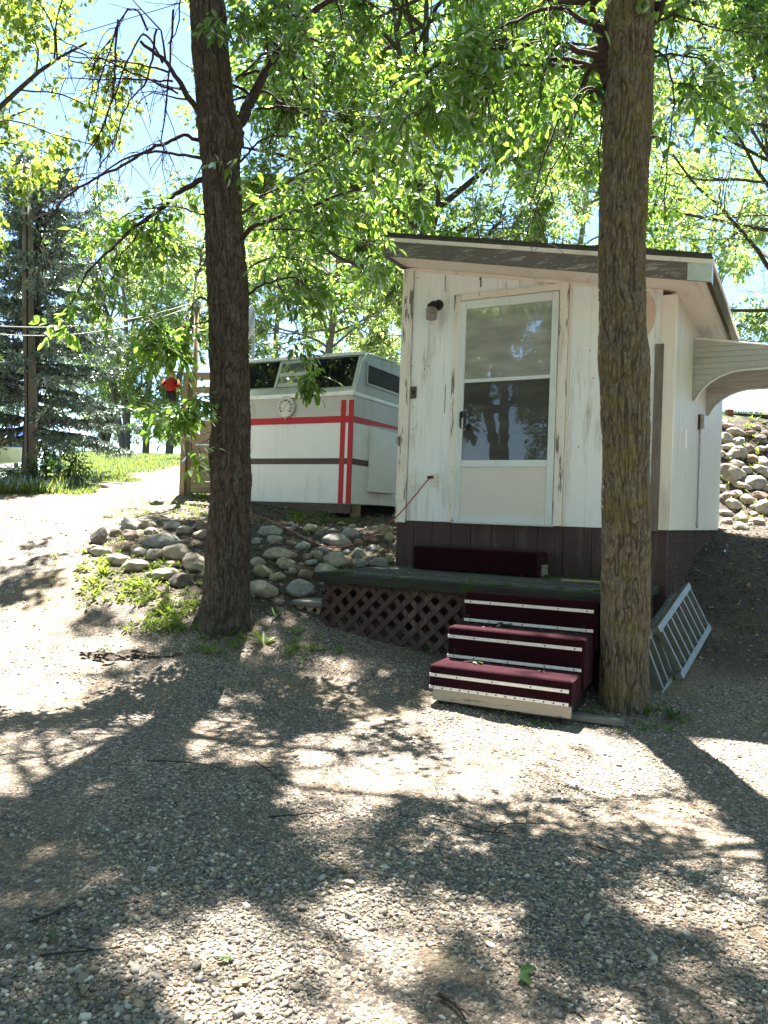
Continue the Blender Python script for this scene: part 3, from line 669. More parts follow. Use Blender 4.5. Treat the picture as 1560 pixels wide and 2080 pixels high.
T.limb(pxs([(1318, 62), (1336, 30), (1352, -10), (1370, -60)], YT2, 5.2), .03, .016, twigs=10, tl=.6)
T.limb(pxs([(1326, 45), (1370, 28), (1430, 42), (1500, 60)], YT2, 5.4), .012, .004, twigs=12, tl=.4, droop=-.2, leafy=False)
T.limb(pxs([(1322, 268), (1340, 280), (1352, 298)], YT2, 5.3), .012, .005, twigs=3, tl=.14, droop=-.25)
T.limb(pxs([(1324, 100), (1350, 125), (1372, 200), (1366, 290), (1360, 390)], YT2, 5.0), .009, .003, twigs=7, tl=.35, droop=-.25)
T.limb(pxs([(1325, 118), (1370, 115), (1430, 128), (1470, 170)], YT2, 5.3), .010, .004, twigs=12, tl=.4, droop=-.25)
T.auto(sp2, 4.9, 10.6, 20, 2.7, .04, (.0, .6), nbr=6, twigs=6, tl=.5, lfn=lambda f: 1.05 - .2 * f)
T.auto(sp2, 6.6, 9.5, 8, 2.4, .03, (.0, .5), nbr=6, twigs=6, tl=.5, lfn=lambda f: 1.)
T.finish(t2, MAT['twig'], MAT['leaf_ash'], 4.3, .085, .036, light=1.0)

# ---- procedural trees further off
def proc_tree(name, label, base, H, r, zc, crad, n, nbr, twigs, per, L, Wd, bark, leafm, stems=1, up=(.1, .8), tl=.5, droop=-.08, compound=True, group='trees around the yard', light=0., lean=(0, 0), cat='tree', lfn=None, k=10, cull=None, az=None):
    reseed(sum(ord(c) for c in label)); root = thing(name, label, cat, base, 0, group); T = Tree(); tr = []
    for s_ in range(stems):
        a = s_ * 2.2 + rng.uniform(0, 6); dx = (0, 0) if stems == 1 else (math.cos(a) * .12, math.sin(a) * .12)
        pts = [np.array([0, 0, -.15])]
        d = unit(np.array([lean[0] + dx[0], lean[1] + dx[1], 1.]))
        for _ in range(9): d = unit(d + rng.normal(size=3) * .045 + np.array([0, 0, .03])); pts.append(pts[-1] + d * H / 9)
        sp = spline(pts, 60); rr = np.interp(np.linspace(0, 1, 60), [0, .05, .5, 1], [r * 1.3, r, r * .7, .02]) / (1 if stems == 1 else 1.3)
        tr.append((sp, rr)); w0 = Vector(base)
        T.auto(sp, zc * H, H * .97, max(3, n // stems), crad, r * .33, up, nbr, twigs, tl, droop, lfn=lfn, az=az)
    tubes('trunk', tr, bark, root, k)
    off = np.array(base, float)
    if light or cull is not None:
        T2 = T; tubes('branches', T2.br, bark, root)
        p, d, nn = leaves_on(T2.tw, per, compound=compound, size=L)
        if light: kk = keep_for_light(p + off, light); p, d, nn = p[kk], d[kk], nn[kk]
        if cull is not None: kk = cull(p + off); p, d, nn = p[kk], d[kk], nn[kk]
        m = len(p); leaf_object('crown', p, d, nn, L * rng.uniform(.7, 1.25, m), Wd * rng.uniform(.75, 1.2, m), leafm, root)
    else: T.finish(root, bark, leafm, per, L, Wd, 0, compound)
    return root
def at(u, Y, dz=0.):
    p = P(u, 1047, Y); return (p.x, Y, tz(p.x, Y) + dz)
def fringe(x):   # a rounded crown
    return .55 + .9 * math.sin(math.pi * min(1, .15 + x * .8)) * .6
def not_low_over_drive(p):   # no leaves in front of the camper windows
    u, v, z = project(p); return ~((v > 600) & (u > 480) & (u < 830))
maple = proc_tree('maple_tree', 'big leafy tree with a forked trunk rising behind the shed roof', at(880, 12.2), 9.8, .2, .36, 3.9, 32, 9, 8, 9.5, .10, .044, MAT['bark_far'], MAT['leaf_back'], stems=2, lfn=fringe, cull=not_low_over_drive, light=.7)
poplar = proc_tree('poplar_tree', 'round leaved poplar spreading bright foliage over the spruce and the pole', (-6.1, 9.4, tz(-6.1, 9.4)), 9.5, .2, .33, 3.5, 32, 8, 7, 26, .075, .066, MAT['bark_far'], MAT['leaf_poplar'], compound=False, lfn=fringe, droop=-.05, light=.6)
right1 = proc_tree('maple_tree', 'pale green tree on the bank above the boulder slope, partly behind the roof', at(1610, 17.5), 10, .18, .15, 4.6, 28, 8, 7, 7.5, .13, .06, MAT['bark_far'], MAT['leaf_back'], lfn=fringe, light=.9)
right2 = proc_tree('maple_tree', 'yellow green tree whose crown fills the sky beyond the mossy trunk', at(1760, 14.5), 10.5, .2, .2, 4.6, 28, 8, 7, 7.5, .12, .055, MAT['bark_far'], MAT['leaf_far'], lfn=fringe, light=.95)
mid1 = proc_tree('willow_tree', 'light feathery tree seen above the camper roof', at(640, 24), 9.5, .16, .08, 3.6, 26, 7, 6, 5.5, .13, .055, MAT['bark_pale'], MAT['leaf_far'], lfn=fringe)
FARL = [('slim pale tree on the lawn crest nearest the wooden retaining wall', 338, 32, 0), ('tree with a leaning double stem on the lawn crest beside the spruce', 252, 31, 1), ('straight stemmed tree on the lawn crest between the leaning stem and the wall', 290, 34, 2),
        ('tree on the lawn crest half hidden by the spruce boughs', 200, 33, 3), ('hazy tree beyond the camper and the satellite dish', 545, 36, 4), ('hazy tree in the gap between camper and shed roof', 755, 34, 5), ('low tree far beyond the boat', 30, 44, 6), ('bright far tree showing over the low end of the shed roof', 1395, 30, 7), ('hazy tree whose top shows over the middle of the shed roof', 1120, 27, 8)]
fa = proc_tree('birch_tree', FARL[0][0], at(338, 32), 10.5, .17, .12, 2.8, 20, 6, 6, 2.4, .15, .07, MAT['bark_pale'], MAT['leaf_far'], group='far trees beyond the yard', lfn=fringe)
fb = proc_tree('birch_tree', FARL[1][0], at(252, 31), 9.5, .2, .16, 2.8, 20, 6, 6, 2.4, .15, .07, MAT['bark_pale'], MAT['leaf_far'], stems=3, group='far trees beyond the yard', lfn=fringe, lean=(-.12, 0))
for q, (lab, u, Y, s) in enumerate(FARL[2:]):
    o = dup(fa if q % 2 == 0 else fb); o.location = at(u, Y); o.rotation_euler[2] = 1.1 + q * 1.7; sc = (.95, .85, 1.1, 1.05, .8, 1.15, 1.0)[q]; o.scale = (sc, sc, sc); o['label'] = lab
# trees at the photographer's back: the door glass mirrors them and they close off the sky behind the viewpoint
for q, (x, y, s_, lab) in enumerate([(-8.6, -1.6, 1.05, 'tree at the viewer\'s back, mirrored in the middle of the door glass'), (-6.6, -4.6, .95, 'tree at the viewer\'s back, mirrored at the hinge side of the door glass'), (-12.5, 0.5, 1.15, 'tree at the viewer\'s back, mirrored beside the door handle'),
        (-1.5, -8.5, 1.1, 'tall tree straight behind the viewpoint on the gravel'), (4.5, -7.0, 1.05, 'tree behind the viewpoint on the ramp side of the yard'), (9.5, -3.0, 1.1, 'tree at the edge of the yard level with the viewpoint'), (-4, -13, 1.3, 'taller tree in the second row behind the viewpoint'), (8, -12, 1.3, 'second row tree behind the viewpoint on the ramp side'), (8.2, 4.4, 1.0, 'added unseen tree past the ramp, blocking sky light beside the yard'), (-8.0, 3.2, 1.0, 'added unseen tree on the drive side, blocking sky light beside the yard')]):  # last two, at the sides, are added unseen to block sky light
    o = dup(maple if q % 2 == 0 else mid1); o.location = (x, y, tz(x, y)); o.rotation_euler[2] = q * 2.1; o.scale = (s_, s_, s_); o['label'] = lab; o['group'] = 'trees behind the viewpoint'

# ---- spruce
def spruce():
    reseed(103)
    b = at(56, 13.0); root = thing('spruce_tree', 'tall blue green spruce with drooping boughs behind the utility pole', 'tree', b, 0)
    H = 5.6; tubes('trunk', [(np.array([[0, 0, -.1], [0, 0, H * .5], [0, 0, H]]), np.array([.13, .09, .02]))], MAT['bark_far'], root, 12)
    br, pos, dr, nm, ln = [], [], [], [], []
    z = .85
    while z < H - .2:
        f = z / H; n = 9
        for k in range(n):
            a = 2 * math.pi * k / n + rng.uniform(-.3, .3) + z * 2; L = (1.75 * (1 - f) ** .75 + .25) * rng.uniform(.8, 1.12)
            d = np.array([math.cos(a), math.sin(a), .05 + .25 * f]); p = grow((0, 0, z + rng.uniform(-.1, .1)), d, L, 9, .05, (0, 0, -.055 + .05 * f))
            p[-3:, 2] += np.array([.0, .03, .09]); br.append((p, np.linspace(.022, .004, len(p))))
            m = int(40 * L)
            for _ in range(m):
                t = rng.uniform(.12, 1) * (len(p) - 1.001); i = int(t); q = p[i] + (p[i + 1] - p[i]) * (t - i); td = unit(p[i + 1] - p[i])
                sd = unit(np.cross(td, np.array([0, 0, 1]))) * rng.choice([-1, 1]); g = unit(td * .7 + sd * rng.uniform(.3, 1) + np.array([0, 0, rng.uniform(-.75, .05)])); Lg = rng.uniform(.14, .34) * (1.1 - .5 * t / 9)
                g0 = q; nn_ = 11
                tt = rng.uniform(0.05, 1, nn_)[:, None]; pp = g0 + g * Lg * tt
                dd = unit(g + rng.normal(size=(nn_, 3)) * .6); pos.append(pp); dr.append(dd); nm.append(rng.normal(size=(nn_, 3)) + np.array([0, 0, .6])); ln.append(np.full(nn_, .08))
        z += .27 + .1 * f
    tubes('branches', br, MAT['bark_far'], root)
    pos = np.concatenate(pos); m = len(pos)
    leaf_object('crown', pos, np.concatenate(dr), np.concatenate(nm), np.concatenate(ln) * rng.uniform(.7, 1.3, m), np.full(m, .026), MAT['needles'], root, fold=.3)
    return root
spruce()

# ------------------------------------------------------------------ frame helper: pixel -> local point on a plane of a turned thing
class Frame:
    def __init__(s, org, th):      # th: rotation about z (radians)
        s.o = Vector(org); s.th = th; s.a = Vector((math.cos(th), math.sin(th), 0)); s.b = Vector((-math.sin(th), math.cos(th), 0))
    def loc(s, p): d = Vector(p) - s.o; return Vector((d.dot(s.a), d.dot(s.b), d.z))
    def wld(s, p): return s.o + s.a * p[0] + s.b * p[1] + Vector((0, 0, p[2]))
    def ony(s, u, v, y=0.):        # on the plane local y = const
        d = ray(u, v); k = ((s.o - CP).dot(s.b) + y) / d.dot(s.b); q = s.loc(CP + d * k); return q.x, q.z
    def onx(s, u, v, x=0.):
        d = ray(u, v); k = ((s.o - CP).dot(s.a) + x) / d.dot(s.a); q = s.loc(CP + d * k); return q.y, q.z

# ================================================================== the shed
SH = Frame((.126, 7.54, 0), R(-28.7)); W_, D_ = 2.52, 4.2
ZB, ZDK = 1.21, .77
soff = lambda x: 3.69 - .202 * x
shed = thing('garden_shed', 'white slope roofed shed addition with a storm door and plum skirting', 'shed', SH.o, SH.th)
# wall boards (front): individual boards 3 mm apart over a backing
m = MB(); m.box(.02, W_ - .02, .02, .12, ZB + .002, 3.1)
edges = [.105]
while edges[-1] < W_ - .2: edges.append(edges[-1] + .173)
edges = edges[:-1] + [W_ - .1]
DX0, DX1, DZ0, DZ1 = .62, 1.555, 1.215, 3.275
for a, b in zip(edges[:-1], edges[1:]):
    z1 = min(soff(a), soff(b))
    m.add([(a + .0007, 0, ZB), (b - .0007, 0, ZB), (b - .0007, .03, ZB), (a + .0007, .03, ZB), (a + .0007, 0, soff(a)), (b - .0007, 0, soff(b)), (b - .0007, .03, soff(b)), (a + .0007, .03, soff(a))],
          [(3, 2, 1, 0), (4, 5, 6, 7), (0, 1, 5, 4), (1, 2, 6, 5), (2, 3, 7, 6), (3, 0, 4, 7)])
m.build('wall', MAT['siding'], shed)
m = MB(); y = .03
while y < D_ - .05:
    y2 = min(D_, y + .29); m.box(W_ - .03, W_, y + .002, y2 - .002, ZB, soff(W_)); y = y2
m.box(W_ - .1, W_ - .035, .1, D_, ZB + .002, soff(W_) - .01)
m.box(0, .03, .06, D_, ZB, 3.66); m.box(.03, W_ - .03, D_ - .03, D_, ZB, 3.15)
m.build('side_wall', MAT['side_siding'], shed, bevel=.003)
m = MB(); m.box(-.012, .1, -.018, .05, ZB - .02, soff(.1) - .002); m.build('corner_trim', MAT['trim'], shed, bevel=.003)
m = MB(); m.box(W_ - .1, W_ + .014, -.016, .028, ZB, soff(W_) - .03); m.build('corner_trim', MAT['trim_clean'], shed, bevel=.003)
x0, z0 = SH.ony(1332, 700); x1, _ = SH.ony(1353, 700)
m = MB(); m.box(x0, x1 - .012, -.024, -.0165, ZB - .012, z0); m.build('trim_board', MAT['bare_wood'], shed, bevel=.002)
# top moulding under the soffit
m = MB(); m.hexa([Vector(p) for p in ((.1, -.02, soff(.1) - .03), (W_ - .1, -.02, soff(W_ - .1) - .03), (W_ - .1, -.0005, soff(W_ - .1) - .03), (.1, -.0005, soff(.1) - .03), (.1, -.02, soff(.1) - .001), (W_ - .1, -.02, soff(W_ - .1) - .001), (W_ - .1, -.0005, soff(W_ - .1) - .001), (.1, -.0005, soff(.1) - .001))])
m.build('frieze_board', MAT['trim_clean'], shed)
# skirting
m = MB(); xx = [0, .19, .385, .58, .78, .985, 1.20, 1.42, 1.65, 1.90, 2.16, W_]
for a, b in zip(xx[:-1], xx[1:]): m.box(a + .003, b - .003, .004, .03, ZDK - .55, ZB - .002)
m.box(.01, W_ - .02, .031, .06, ZDK - .5, ZB - .01); m.build('skirting', MAT['skirt'], shed)
m = MB(); m.box(.05, W_ - .3, .2, D_ - .1, .3, ZB - .02); m.build('underside_shade', MAT['dark'], shed)  # black box standing in for the shade under the floor
m = MB(); m.box(0.0, .03, .06, D_, .5, ZB - .003); m.build('skirting', MAT['skirt'], shed)
# lattice below the side wall
def lattice(name, ox, uy, L, z0, z1, mat, parent, w=.036, gap=.115, th=.007, plane='x', shear=lambda s: 0., frame=True):
    """diagonal strips in two layers clipped to the rectangle [0,L] x [z0,z1]"""
    m = MB(); H = z1 - z0
    for layer, sg in ((0, 1), (1, -1)):
        o0 = ox + (0 if layer == 0 else th + .0005) * (1 if plane == 'y' else -1)
        k = -H - w
        while k < L + H + w:
            # centre line s = k + sg*(z-z0)(from bottom) ; polygon clipped
            def cl(s0):  # clip the line to the rectangle
                pts = []
                for t in (0, H):
                    pts.append((s0 + sg * t, z0 + t))
                (s1, za), (s2, zb) = pts
                lo, hi = 0., 1.
                ds = s2 - s1
                for side in (0, L):
                    tt = (side - s1) / ds
                    if 0 < tt < 1:
                        if (side == 0) == (ds > 0): lo = max(lo, tt)
                        else: hi = min(hi, tt)
                if max(s1, s2) <= 0 or min(s1, s2) >= L or lo >= hi - 1e-4: return None
                return [(s1 + ds * lo, za + H * lo), (s1 + ds * hi, za + H * hi)]
            A = cl(k); Bq = cl(k + w * 1.414)
            if A and Bq:
                poly = [A[0], Bq[0], Bq[1], A[1]]
                if plane == 'x': m.prism([(p[0] + uy, p[1]) for p in poly], 'x', o0 - th, o0)
                else: m.prism([(p[0] + uy, p[1]) for p in poly], 'y', o0, o0 + th)
            k += gap
    return m.build(name, mat, parent)
lattice('lattice', W_ - .02, .03, D_ - .05, .35, ZB - .004, MAT['lattice'], shed, plane='x')
# roof: soffit, fascia boards, drip edge, shingles, bracket
RX0, RX1, RY0, RY1 = -.03, 2.83, -.41, 4.5
def slab(x0, x1, y0, y1, d0, d1): # between soffit plane + d0 and + d1
    return [Vector((x, y, soff(x) + d)) for d in (d0, d1) for x, y in ((x0, y0), (x1, y0), (x1, y1), (x0, y1))]
roof = MB().hexa(slab(RX0, RX1, RY0, RY1, .155, .19)).build('roof', MAT['shingle'], shed)
MB().hexa(slab(RX0 + .02, RX1 - .02, RY0 + .03, RY1, 0.001, .02)).build('soffit', MAT['soffit'], roof)
MB().hexa(slab(RX0, RX1, RY0, RY0 + .035, -.012, .118)).build('fascia', MAT['fascia'], roof, bevel=.002)
MB().hexa(slab(RX1 - .035, RX1, RY0 + .036, RY1, -.022, .125)).build('fascia', MAT['log_moss'], roof, bevel=.002)
MB().hexa(slab(RX0, RX0 + .03, RY0 + .036, RY1, -.022, .125)).build('fascia', MAT['fascia'], roof)
m = MB().hexa(slab(RX0 - .012, RX1 + .012, RY0 - .012, RY0 + .03, .119, .154)); m.hexa(slab(RX1 - .03, RX1 + .012, RY0 + .031, RY1, .126, .154)); m.build('drip_edge', MAT['soffit'], roof)
br = MB().hexa(slab(RX1 - .17, RX1 + .004, RY0 - .004, RY0, -.015, .12)); br.hexa(slab(RX1, RX1 + .004, RY0 - .004, RY0 + .10, -.015, .12))
bo = br.build('corner_bracket', MAT['zinc'], roof)
# wall side edge shingles rag
m = MB()
for q in range(60):
    x = RX0 + (RX1 - RX0) * q / 60; h = rng.uniform(.0, .006); m.hexa(slab(x, x + (RX1 - RX0) / 60 * .97, RY0 - .02, RY0 + .3, .1905, .195 + h))
m.build('shingle_edge', MAT['shingle'], roof)
# storm door
door = MB(); fw, yF = .058, -.045
door.box(DX0, DX0 + fw, yF, -.012, DZ0, DZ1); door.box(DX1 - fw, DX1, yF, -.012, DZ0, DZ1)
door.box(DX0 + fw + .0005, DX1 - fw - .0005, yF, -.012, DZ1 - .075, DZ1); door.box(DX0 + fw + .0005, DX1 - fw - .0005, yF, -.012, DZ0, DZ0 + .07)
zk = DZ0 + .545; zm = DZ0 + 1.315
door.box(DX0 + fw + .0005, DX1 - fw - .0005, yF, -.012, zk - .032, zk + .03)
dd = door.build('door', MAT['alu'], shed, bevel=.005)
MB().box(DX0 + fw, DX1 - fw, -.03, -.016, zm - .016, zm + .016).build('meeting_rail', MAT['alu'], dd, bevel=.003)
MB().box(DX0 + fw, DX1 - fw, -.026, -.02, zm + .017, DZ1 - .076).build('upper_pane', MAT['pane_top'], dd)
MB().box(DX0 + fw, DX1 - fw, -.026, -.02, zk + .031, zm - .017).build('lower_pane', MAT['pane_low'], dd)
MB().box(DX0 + fw, DX1 - fw, -.034, -.02, DZ0 + .071, zk - .033).build('kick_panel', MAT['door_panel'], dd)
h = MB(); hx, hz0 = SH.ony(937, 870, yF); _, hz1 = SH.ony(937, 838, yF)
h.tube([(hx, yF - .002, hz1), (hx, yF - .03, hz1 - .01), (hx + .004, yF - .036, (hz0 + hz1) / 2), (hx, yF - .028, hz0 + .01), (hx, yF - .004, hz0)], [.009, .011, .012, .009, .006], 8)
h.box(hx - .014, hx + .014, yF - .006, yF, hz1 - .05, hz1 + .012); h.build('handle', MAT['black'], dd, smooth=False)
# inner door knob seen through the lower pane
kx, kz = SH.ony(952, 868, -.02)
MB().lathe([(.026, 0), (.03, .003), (.02, .006)], (kx, -.0265, kz), 16, Matrix.Rotation(R(90), 3, 'X')).build('knob', MAT['black'], dd, smooth=True)
# casing around the door
c = MB(); c.box(DX0 - .075, DX0 - .004, -.03, -.0005, DZ0 - .005, DZ1 + .075); c.build('door_casing', MAT['trim'], shed, bevel=.004)
c = MB(); c.box(DX1 + .004, DX1 + .085, -.03, -.0005, DZ0 - .005, DZ1 + .075); c.build('door_casing', MAT['trim'], shed, bevel=.004)
c = MB(); c.box(DX0 - .004, DX1 + .004, -.028, -.0005, DZ1 + .012, DZ1 + .075); c.box(DX0 - .004, DX1 + .004, -.02, -.001, DZ1, DZ1 + .0115); c.build('door_casing', MAT['trim_clean'], shed, bevel=.004)
c = MB(); c.box(DX1 + .088, DX1 + .104, -.02, -.0005, DZ0, soff(DX1 + .1) - .035); c.build('trim_strip', MAT['trim_clean'], shed, bevel=.002)
c = MB(); c.box(DX0 - .02, DX1 + .02, -.05, -.0305, DZ0 - .012, DZ0 - .002); c.build('door_sill', MAT['alu'], shed, bevel=.002)
# wall lamp
lx, lz = SH.ony(884, 636); lamp = MB(); Mx = Matrix.Rotation(R(90), 3, 'X')
lamp.lathe([(.0, 0), (.05, .002), (.05, .02), (.03, .03)], (lx + .035, -.0005, lz + .07), 20, Mx)
lamp.tube([(lx + .03, -.02, lz + .07), (lx + .015, -.07, lz + .078), (lx, -.085, lz + .06)], [.02, .022, .03], 10); lamp.lathe([(.04, 0), (.043, .02), (.036, .035)], (lx, -.085, lz + .032), 18)
lo = lamp.build('wall_lamp', MAT['black'], shed, smooth=False, bevel=.002)
MB().lathe([(.036, -.085), (.052, -.08), (.055, -.06), (.056, .015), (.045, .03)], (lx, -.085, lz), 8).build('lamp_shade', MAT['frost'], lo)
# small fittings
def plate(name, u0, v0, u1, v1, th, mat, parent=shed, bev=.003):
    xa, za = SH.ony(u0, v1); xb, zb = SH.ony(u1, v0); return MB().box(xa, xb, -th, -.0005, za, zb).build(name, mat, parent, bevel=bev), (xa + xb) / 2, (za + zb) / 2
pl, a, b = plate('bell_plate', 834, 785, 847, 810, .008, simple('grimy_plate', (.14, .13, .12), (.06, .055, .05), 40, .7))
MB().lathe([(.016, 0), (.018, .006), (.012, .012)], (a, -.008, b), 14, Mx).build('bell_button', MAT['black'], pl, smooth=False)
pl, a, b = plate('blank_cover', 831, 962, 845, 988, .014, MAT['white_plastic'])
pl, a, b = plate('outlet_box', 874, 962, 889, 989, .02, MAT['white_plastic'])
MB().box(a - .022, a + .022, -.024, -.0205, b - .035, b - .012).build('socket_cover', MAT['white_plastic'], pl, bevel=.002)
hk = MB(); a, b = SH.ony(977, 570); hk.tube([(a, -.002, b + .02), (a, -.03, b + .02), (a, -.03, b - .0)], .005, 6); hk.box(a - .007, a + .007, -.004, -.0005, b - .06, b + .03); hk.build('hook', MAT['bare_wood'], shed)
for (u, v) in ((848, 565), (905, 783), (840, 828), (838, 872), (871, 744), (862, 750), (836, 743), (1205, 768), (1250, 772), (1175, 908), (841, 563), (1198, 712)):
    a, b = SH.ony(u, v); MB().lathe([(.006, 0), (.004, .003)], (a, -.0002, b), 8, Mx).build('nail', MAT['black'], shed)
for (u, v0, v1) in ((905, 785, 838), (905, 560, 592)):
    a, b = SH.ony(u, v0); a2, b2 = SH.ony(u - 2, v1); MB().box(a - .004, a + .004, -.0012, -.0004, b2, b).build('scar_mark', MAT['bare_wood'], shed)  # bare wood scars in the wall paint
# hood vent on the shed's camper side
vh = MB(); vh.prism([(1.0, 2.42), (1.0, 2.62), (1.0, 2.62)][:0] or [(-.0, 2.42), (-.10, 2.42), (-.10, 2.50), (-.05, 2.60), (0, 2.63)], 'y', .25, .45)
vh.build('vent_hood', MAT['trim_clean'], shed)
MB().box(-.09, -.005, .27, .43, 2.36, 2.415).build('vent_pipe', MAT['rust_board'], shed)
# latch on corner trim
a, b = SH.ony(812, 895); lt = MB(); lt.box(a - .008, a + .012, -.026, -.0185, b - .05, b + .04); lt.tube([(a, -.026, b + .03), (a - .02, -.035, b + .02), (a - .02, -.035, b - .03)], .004, 6); lt.build('hasp', MAT['bare_wood'], shed)
# oval plaque hidden partly by the trunk
a, b = SH.ony(1300, 640); pq = MB()
ring = [(a + .125 * math.cos(t) , b + .21 * math.sin(t)) for t in np.linspace(0, 2 * math.pi, 40, endpoint=False)]
pq.prism(ring, 'y', -.02, -.0005); po = pq.build('wall_plaque', simple('pink_wood', (.62, .5, .43), (.5, .4, .34), 12, .6), None, bevel=.004)
po.location = SH.o; po.rotation_euler[2] = SH.th; tag(po, 'pale pinkish oval plaque hung on the shed wall, peeping past the mossy trunk', 'plaque')
# conduit with junction box and small plate on the side wall
y0, z0 = SH.onx(1413, 1070, W_); y1, z1 = SH.onx(1411, 862, W_)
cb = MB(); cb.tube([(W_ + .018, y0, ZB + .02), (W_ + .018, y0, z1)], .013, 10); cb.box(W_ + .0005, W_ + .012, y0 - .03, y0 + .03, z1 - .06, z1 - .04); cb.box(W_ + .0005, W_ + .012, y0 - .03, y0 + .03, ZB + .05, ZB + .07)
cd_ = cb.build('conduit', MAT['galv'], shed, smooth=False)
MB().box(W_ + .0005, W_ + .055, y0 - .06, y0 + .05, z1, z1 + .14).build('junction_box', MAT['galv'], cd_, bevel=.004)
MB().box(W_ + .0005, W_ + .02, y0 - .10, y0 - .062, z1 - .02, z1 + .13).build('rusty_bracket', simple('old_rust', (.09, .035, .022), (.05, .02, .014), 20, .9), cd_)
ya, za = SH.onx(1389, 910, W_); yb, zb = SH.onx(1395, 874, W_)
MB().box(W_ + .0005, W_ + .006, ya, yb, za, zb).build('number_plate_blank', MAT['strip'], shed)
# awning over the side door
aw = MB(); AY0, AY1, AO = 1.23, 2.36, 1.0
def awning_panel(y0, y1):
    zt = lambda o: 3.05 - .17 * o - (.0 if o < .62 else (o - .62) * .25)
    arc = [(o, z) for o, z in [(.03, 2.46), (.06, 2.52), (.10, 2.575), (.16, 2.63), (.24, 2.68), (.32, 2.71), (.41, 2.73), (.7, 2.735), (AO, 2.735)]]
    poly = [(W_ + .002, 3.05), (W_ + .002, 2.46)] + [(W_ + o, z) for o, z in arc] + [(W_ + AO, zt(AO)), (W_ + .62, zt(.62))]
    p = MB(); p.prism(poly, 'y', y0, y1)
    for k in range(11):     # lapped slats
        z = 2.50 + k * .052; oo = 0.04
        for o, zz in arc:
            if zz <= z: oo = o
        o1 = AO if z > 2.735 else oo
        if z > zt(.62): o1 = (3.05 - z) / .17 if z < 3.03 else .05
        if z > 2.735: o1 = min(AO, max(.05, (3.05 - z) / .19))
        p.hexa([Vector(q) for q in ((W_ + .004, y0 - .016, z), (W_ + o1, y0 - .016, z), (W_ + o1, y0 + .001, z), (W_ + .004, y0 + .001, z), (W_ + .004, y0 - .002, z + .047), (W_ + o1, y0 - .002, z + .047), (W_ + o1, y0 + .001, z + .047), (W_ + .004, y0 + .001, z + .047))])
    e = MB()
    e.tube([(W_ + o, y0 - .008, z - .004) for o, z in arc], .008, 6); e.tube([(W_ + .01, y0 - .006, 3.056), (W_ + .62, y0 - .006, zt(.62) + .006), (W_ + AO, y0 - .006, zt(AO) + .006)], .011, 6)
    return p, e
p, e = awning_panel(AY0, AY0 + .012); MAT['awning_slat'] = m_paint('awning_slat', (.46, .48, .46), grime=.6, rough=.55, axis=0, seed=4.4, gcol=(.2, .17, .12)); awn = p.build('awning', MAT['awning_slat'], shed); e.build('edge_bead', MAT['white_plastic'], awn)
p, e = awning_panel(AY1, AY1 + .012); p.build('side_panel', MAT['awning_slat'], awn); e.build('edge_bead', MAT['white_plastic'], awn)
r_ = MB()
for k in range(9):
    o0 = .01 + AO * k / 9; o1 = AO * (k + 1) / 9; r_.hexa([Vector((W_ + o, y, 3.05 - .17 * o - max(0, o - .62) * .25 + d - (.006 if o == o1 else 0))) for d in (-.012, -.002) for o, y in ((o0, AY0 + .0125), (o1, AY0 + .0125), (o1, AY1 - .0005), (o0, AY1 - .0005))])
r_.build('roof_slats', MAT['soffit'], awn)
sc2 = MB(); zt_ = 2.80; nS = 7
pts = [(AY0 + .013, zt_)] + [(AY1 - .001, zt_)]
bot = []
for k in range(nS * 8 + 1):
    t = k / (nS * 8); bot.append((AY1 - .001 - (AY1 - AY0 - .014) * t, 2.66 - .035 * abs(math.sin(math.pi * t * nS))))
sc2.prism(pts + bot, 'x', W_ + AO - .01, W_ + AO - .002); sc2.build('scalloped_valance', simple('brown_valance', (.11, .04, .035), (.08, .03, .025), 12, .6), awn)

# ================================================================== deck, steps
DK = SH
deck = thing('entry_deck', 'low mossy wooden deck with brown lattice sides below the storm door', 'deck', SH.o, SH.th)
DY, DXR = -1.34, 2.44
m = MB(); yy = DY + .03
while yy < -.01:
    y2 = min(-.004, yy + .142); m.box(.03, DXR, yy + .003, y2 - .003, ZDK - .038, ZDK + rng.uniform(-.004, .002)); yy = y2
m.build('deck_boards', MAT['deck'], deck, bevel=.004)
m = MB(); m.box(-.03, DXR, DY - .035, DY + .028, ZDK - .085, ZDK - .004); m.box(-.03, .028, DY + .03, -.002, ZDK - .085, ZDK - .004); m.box(DXR + .001, DXR + .03, DY + .0, -.002, ZDK - .085, ZDK - .004)
m.build('rim_board', MAT['deck_edge'], deck, bevel=.022, seg=3)
m = MB(); m.box(.03, DXR, DY + .035, DY + .06, ZDK - .135, ZDK - .086); m.build('rail_board', MAT['lattice'], deck)
lattice('lattice', DY + .01, .03, 1.35, .10, ZDK - .10, MAT['lattice'], deck, plane='y', w=.044, gap=.146)
lattice('lattice', .02, DY + .03, 1.2, .2, ZDK - .10, MAT['lattice'], deck, plane='x', w=.044, gap=.146)
m = MB(); m.box(.06, DXR - .02, DY + .30, DY + .33, .0, ZDK - .09); m.build('under_boarding', simple('under_board', (.07, .045, .035), (.03, .02, .016), 10, .9), deck)
for x in (.05, 1.25, DXR - .06): MB().box(x, x + .085, DY + .07, DY + .155, -.1, ZDK - .09).build('post', MAT['skirt'], deck)
m = MB(); m.box(DXR - .025, DXR - .005, DY + .02, -.05, .05, ZDK - .086); m.build('end_panel', MAT['skirt'], deck)
